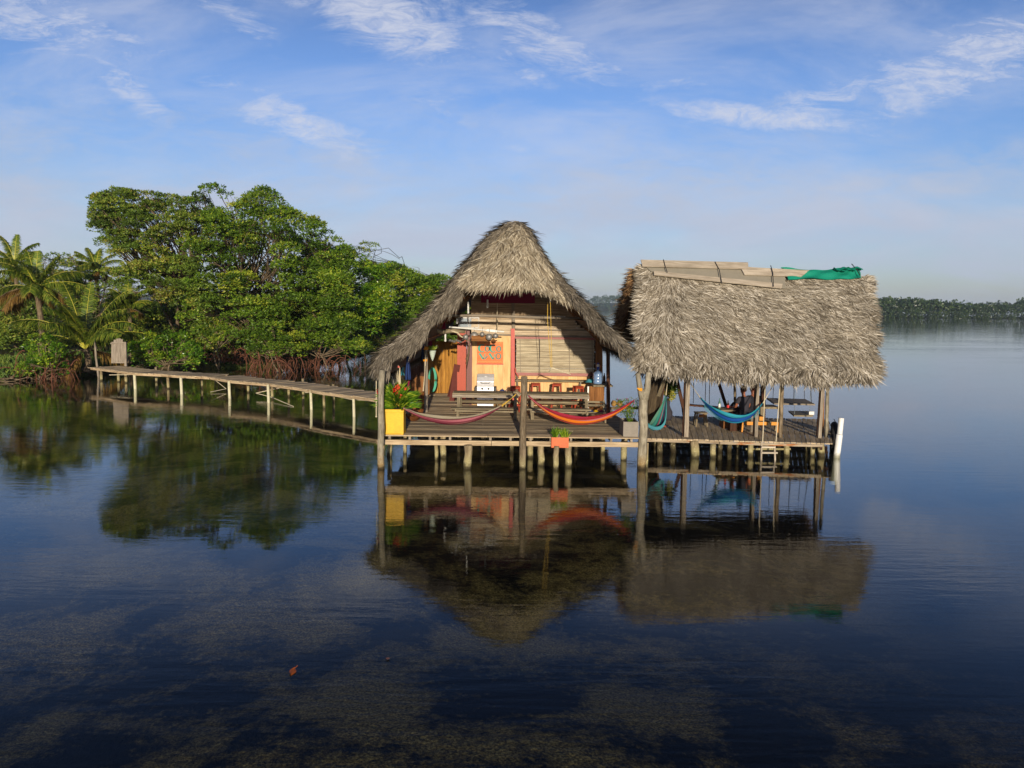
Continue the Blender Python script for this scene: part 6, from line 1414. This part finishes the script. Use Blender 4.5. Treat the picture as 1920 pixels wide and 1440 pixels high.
# hanging fern and grey bag
c = P(1257, 731, 25); t = thing('hanging_fern', 'round dark green fern hanging behind the teal hammock', 'plant', tuple(c)); C, D, N, L, Wd_, Rn = clump_leaves([(tuple(c + Vector((0, 0, dz))), r) for dz, r in ((.15, .14), (0, .19), (-.15, .15))], 2600, .10, 1.2); leaf_mesh('leaves', C, D, N, L, Wd_, M['leaf_b'], t, Rn); m = MB(); m.tube([c + Vector((0, 0, .3)), c + Vector((0, 0, 1.0))], .008, 5); m.build('hanger', M['rope_d'], t)
m = MB(); c = G(1250, 787, ZP); m.lathe((c.x, c.y - .1, ZP), [(.14, 0), (.17, .12), (.17, .28), (.10, .42), (.07, .5), (.08, .72), (.03, .74)], 12); single(m, 'grey_duffel_bag', M['shirt'], 'tall slumped dark grey bag standing behind the teal hammock', 'bag', smooth=True)
# ladder
ly = G(1438, 862, 0).y; t = thing('ladder', 'pale wooden swim ladder hanging from the pavilion deck into the water', 'ladder', (P(1438, 850, ly).x, ly, 0))
for x in (1428, 1452): m = MB(); m.bar(P(x, 828, ly + .12), P(x + (-1 if x < 1440 else 1), 866, ly - .05), .045, .05, up=(0, 1, 0)); m.build('rail', M['ridge_board'], t)
for y in (838, 848.5): m = MB(); m.bar(P(1427, y, ly + .02), P(1453 + (4 if y > 840 else 0), y + .3, ly + .02), .10, .045); m.build('rung', M['ridge_board'], t)
for x0, x1 in ((1435, 1430), (1463, 1455)): m = MB(); m.tube([P(x0, 715, ly + .3), P(x1, 828, ly)], .014, 5); m.build('hand_rope', M['rope'], t)
# tyre and hull-like fender at the right end
er_ = (BRC - DB).normalized(); c = DB + er_ * 1.6 + Vector((er_.y, -er_.x, 0)) * .08; c.z = .42; t = thing('tyre', 'large black tyre hung as a fender at the right end of the pavilion deck', 'tyre', tuple(c)); m = MB(); Rm, rm = .40, .09; ax = Vector((er_.y, -er_.x, 0)); sx_ = Vector((-ax.y, ax.x, 0)); vs = []; us = []
for i in range(32):
    a = 2 * pi * i / 32
    for j in range(10):
        b = 2 * pi * j / 10; rr = Rm + rm * math.cos(b) * 1.0; vs.append(c + sx_ * (rr * math.cos(a)) + Vector((0, 0, rr * math.sin(a))) + ax * (rm * 1.1 * math.sin(b))); us.append((0, 0, 0))
m._add(vs, [(i * 10 + j, ((i + 1) % 32) * 10 + j, ((i + 1) % 32) * 10 + (j + 1) % 10, i * 10 + (j + 1) % 10) for i in range(32) for j in range(10)], us); m.build('tread', M['rubber'], t, smooth=True)
m = MB()
for s in (-.1, .1): m.tube([c + Vector((s, 0, Rm - .05)), c + Vector((s, .3, Rm + .12))], .012, 5)
m.build('lashing', M['rope_d'], t)
# pvc pipes
for (x0, y0, x1, y1, w, lab) in ((1577.5, 784, 1570, 855, 10, 'rear one of the two white pipes, its top standing higher'), (1574, 815, 1568.5, 857, 12, 'front one of the two white pipes, shorter and overlapping')):
    g = G(x1, y1, 0); yy = g.y + (.16 if y0 < 800 else -.05); a = P(x1, y1, yy); b = P(x0, y0, yy); b.y -= .0; dn = a + (a - b).normalized() * .8; r = w * PX(yy) / 2; m = MB(); m.tube([dn, b], r, 18); m.tube([b - (b - a).normalized() * .02, b + (b - a).normalized() * .004], r * .86, 18)
    single(m, 'white_pipe', M['pvc'], lab, 'pipe', 'white plastic pipes beside the pavilion deck', smooth=False)
# tool rod hanging at left pillar
m = MB(); m.tube([P(705.5, 714, 20.6), P(705.5, 782, 20.6)], .012, 5); m.ball(P(705.5, 781, 20.6), .025, n=5); single(m, 'thin_rod', M['rope'], 'thin pale rod hanging beside the left corner pillar', 'rod')
# floating leaf
m = MB(); c = G(549, 1259, .012); m.grid(lambda u, v: c + Vector(((u - .5) * .075 * math.sin(pi * min(.99, max(.01, v))), (v - .5) * .17, .008 * math.cos(u * 3) + .006 * v)), 6, 8); m.tube([c + Vector((0, .085, .0)), c + Vector((.02, .13, .01))], .004, 4); single(m, 'fallen_leaf', paint('orange_leaf', lin('#b55a18'), .2), 'orange fallen leaf floating on the dark water', 'leaf')
m = MB(); c = G(727, 1235, .012); m.grid(lambda u, v: c + Vector(((u - .5) * .05 * math.sin(pi * min(.99, max(.01, v))), (v - .5) * .06, .004)), 4, 4); single(m, 'fallen_leaf', paint('pinkish_leaf', lin('#a0603c'), .2), 'tiny brownish leaf floating right of the orange leaf', 'leaf')

# ---------------------------------------------------------------- people seated with their backs to the camera
def skin_obj(name, joints, edges, mat, parent, sub=2):
    """joints: {key: (pos, rx, ry)}"""
    keys = list(joints); me = bpy.data.meshes.new(name); off = wloc(parent)
    me.from_pydata([tuple(Vector(joints[k][0]) - off) for k in keys], [(keys.index(a), keys.index(b)) for a, b in edges], []); me.materials.append(mat)
    o = bpy.data.objects.new(name, me); col.objects.link(o); o.parent = parent
    s = o.modifiers.new('skin', 'SKIN'); s.use_smooth_shade = True
    for i, k in enumerate(keys): me.skin_vertices[0].data[i].radius = joints[k][1:3]
    me.skin_vertices[0].data[0].use_root = True; u = o.modifiers.new('sub', 'SUBSURF'); u.levels = sub; u.render_levels = sub
    return o
def person(label, x, y, seat, face, shirt, hair, lean=0):
    t = thing('person', label, 'person', (x, y, ZP)); f = Vector((math.sin(face), math.cos(face), 0)); s = Vector((f.y, -f.x, 0)); z0 = seat + .09; U = Vector((0, 0, 1))
    o0 = Vector((x, y, 0))
    def q(a, b, c): return o0 + f * a + s * b + U * c
    J = {'pelvis': (q(0, 0, z0), .15, .12), 'belly': (q(.02, 0, z0 + .18), .125, .10), 'chest': (q(.05 + lean, 0, z0 + .36), .145, .11), 'neckb': (q(.05 + lean, 0, z0 + .49), .07, .06), 'neck': (q(.07 + lean, 0, z0 + .56), .05, .05), 'jaw': (q(.10 + lean, 0, z0 + .63), .068, .07), 'head': (q(.09 + lean, 0, z0 + .71), .085, .09), 'crown': (q(.08 + lean, 0, z0 + .77), .06, .06), 'nose': (q(.195 + lean, 0, z0 + .665), .012, .012)}
    E = [('pelvis', 'belly'), ('belly', 'chest'), ('chest', 'neckb'), ('neckb', 'neck'), ('neck', 'jaw'), ('jaw', 'head'), ('head', 'crown'), ('jaw', 'nose')]
    for sd_, n_ in ((-1, 'l'), (1, 'r')):
        J.update({n_ + 'sh': (q(.04 + lean, sd_ * .18, z0 + .43), .06, .06), n_ + 'el': (q(.10 + lean, sd_ * .25, z0 + .17), .043, .043), n_ + 'wr': (q(.33 + lean, sd_ * .17, z0 + .14), .028, .026), n_ + 'pa': (q(.40 + lean, sd_ * .15, z0 + .14), .036, .02),
                  n_ + 'hip': (q(.06, sd_ * .09, z0 - .01), .09, .09), n_ + 'kn': (q(.44, sd_ * .12, z0 + .0), .062, .06), n_ + 'an': (q(.45, sd_ * .12, ZP + .08), .04, .038), n_ + 'he': (q(.44, sd_ * .12, ZP + .04), .038, .035), n_ + 'to': (q(.62, sd_ * .13, ZP + .03), .035, .025)})
        E += [('chest', n_ + 'sh'), (n_ + 'sh', n_ + 'el'), (n_ + 'el', n_ + 'wr'), (n_ + 'wr', n_ + 'pa'), ('pelvis', n_ + 'hip'), (n_ + 'hip', n_ + 'kn'), (n_ + 'kn', n_ + 'an'), (n_ + 'an', n_ + 'he'), (n_ + 'he', n_ + 'to')]
        for i, (db, ln) in enumerate(((-.028, .062), (-.010, .075), (.009, .07), (.027, .055))):
            k = n_ + 'f%d' % i; J[k] = (q(.43 + lean, sd_ * .15 + db, z0 + .14), .010, .010); J[k + 'a'] = (q(.43 + lean + ln * .6, sd_ * .15 + db * 1.15, z0 + .135), .009, .009); J[k + 'b'] = (q(.43 + lean + ln, sd_ * .15 + db * 1.2, z0 + .115), .008, .008); E += [(n_ + 'pa', k), (k, k + 'a'), (k + 'a', k + 'b')]
        J[n_ + 't'] = (q(.38 + lean, sd_ * .15 - sd_ * .035, z0 + .135), .011, .011); J[n_ + 'ta'] = (q(.42 + lean, sd_ * .15 - sd_ * .055, z0 + .13), .009, .009); E += [(n_ + 'pa', n_ + 't'), (n_ + 't', n_ + 'ta')]
    skin_obj('body', J, E, M['skin'], t, 1)
    T = {k: (J[k][0], J[k][1] + .018, J[k][2] + .018) for k in ('pelvis', 'belly', 'chest')}; T['neckb'] = (q(.05 + lean, 0, z0 + .48), .075, .07)
    Et = [('pelvis', 'belly'), ('belly', 'chest'), ('chest', 'neckb')]
    for n_ in 'lr': T[n_ + 'sh'] = (J[n_ + 'sh'][0], .078, .078); T[n_ + 'sl'] = (J[n_ + 'sh'][0].lerp(J[n_ + 'el'][0], .62), .07, .07); Et += [('chest', n_ + 'sh'), (n_ + 'sh', n_ + 'sl')]
    skin_obj('shirt', T, Et, shirt, t)
    T = {'p': (q(0, 0, z0 - .02), .165, .135)}; Et = []
    for sd_, n_ in ((-1, 'l'), (1, 'r')): T[n_ + 'h'] = (J[n_ + 'hip'][0], .105, .105); T[n_ + 'm'] = (J[n_ + 'hip'][0].lerp(J[n_ + 'kn'][0], .85), .085, .085); Et += [('p', n_ + 'h'), (n_ + 'h', n_ + 'm')]
    skin_obj('shorts', T, Et, M['shirt2'], t)
    m = MB(); h = J['head'][0]; m.ball(h + U * .025 - f * .02, .105, .112, .115, 10, rough=.04); ob = m.build('hair', hair, t, smooth=True)
    m = MB()
    for sd_ in (-1, 1): m.ball(h + f * .082 + s * sd_ * .033 - U * .012, .013, n=5)
    m.build('eyes', M['black'], t); m = MB(); m.ball(h + f * .088 - U * .082, .024, .01, .007, 5); m.build('mouth', M['redpost'], t); m = MB()
    for sd_ in (-1, 1): m.ball(h + s * sd_ * .095 - U * .02, .012, .02, .032, 5)
    m.build('ears', M['skin'], t)
    return t
xa = P(1396, 760, 24.1).x; person('person in charcoal T-shirt seated with back to the camera beside the low table', xa, 24.1, ZP + .46, -.35, M['shirt'], M['hair'])
xb = P(1413, 760, 24.5).x; person('person in black top seated behind the pavilion post, auburn hair, back to the camera', xb, 24.5, ZP + .46, -.2, M['shirt2'], M['hair_red'])
t = small_stool((xa + xb) / 2, 24.3, .46, .30, M['dark_wood'], 'dark bench on which the two people sit', 'bench_seat', 'bench', .38)

# ---------------------------------------------------------------- air
def haze():
    t = NT('haze'); v = t.new('ShaderNodeVolumePrincipled'); v.inputs['Color'].default_value = (.62, .78, 1, 1); v.inputs['Density'].default_value = HZ; v.inputs['Anisotropy'].default_value = .0
    t.l.new(v.outputs[0], t.out.inputs['Volume'])
    m = MB(); m.box(-3000, 3000, -400, 3000, -4.5, 60); o = m.build('haze', t.mat); tag(o, None, None, None, 'stuff')
HZ = .00015
haze()
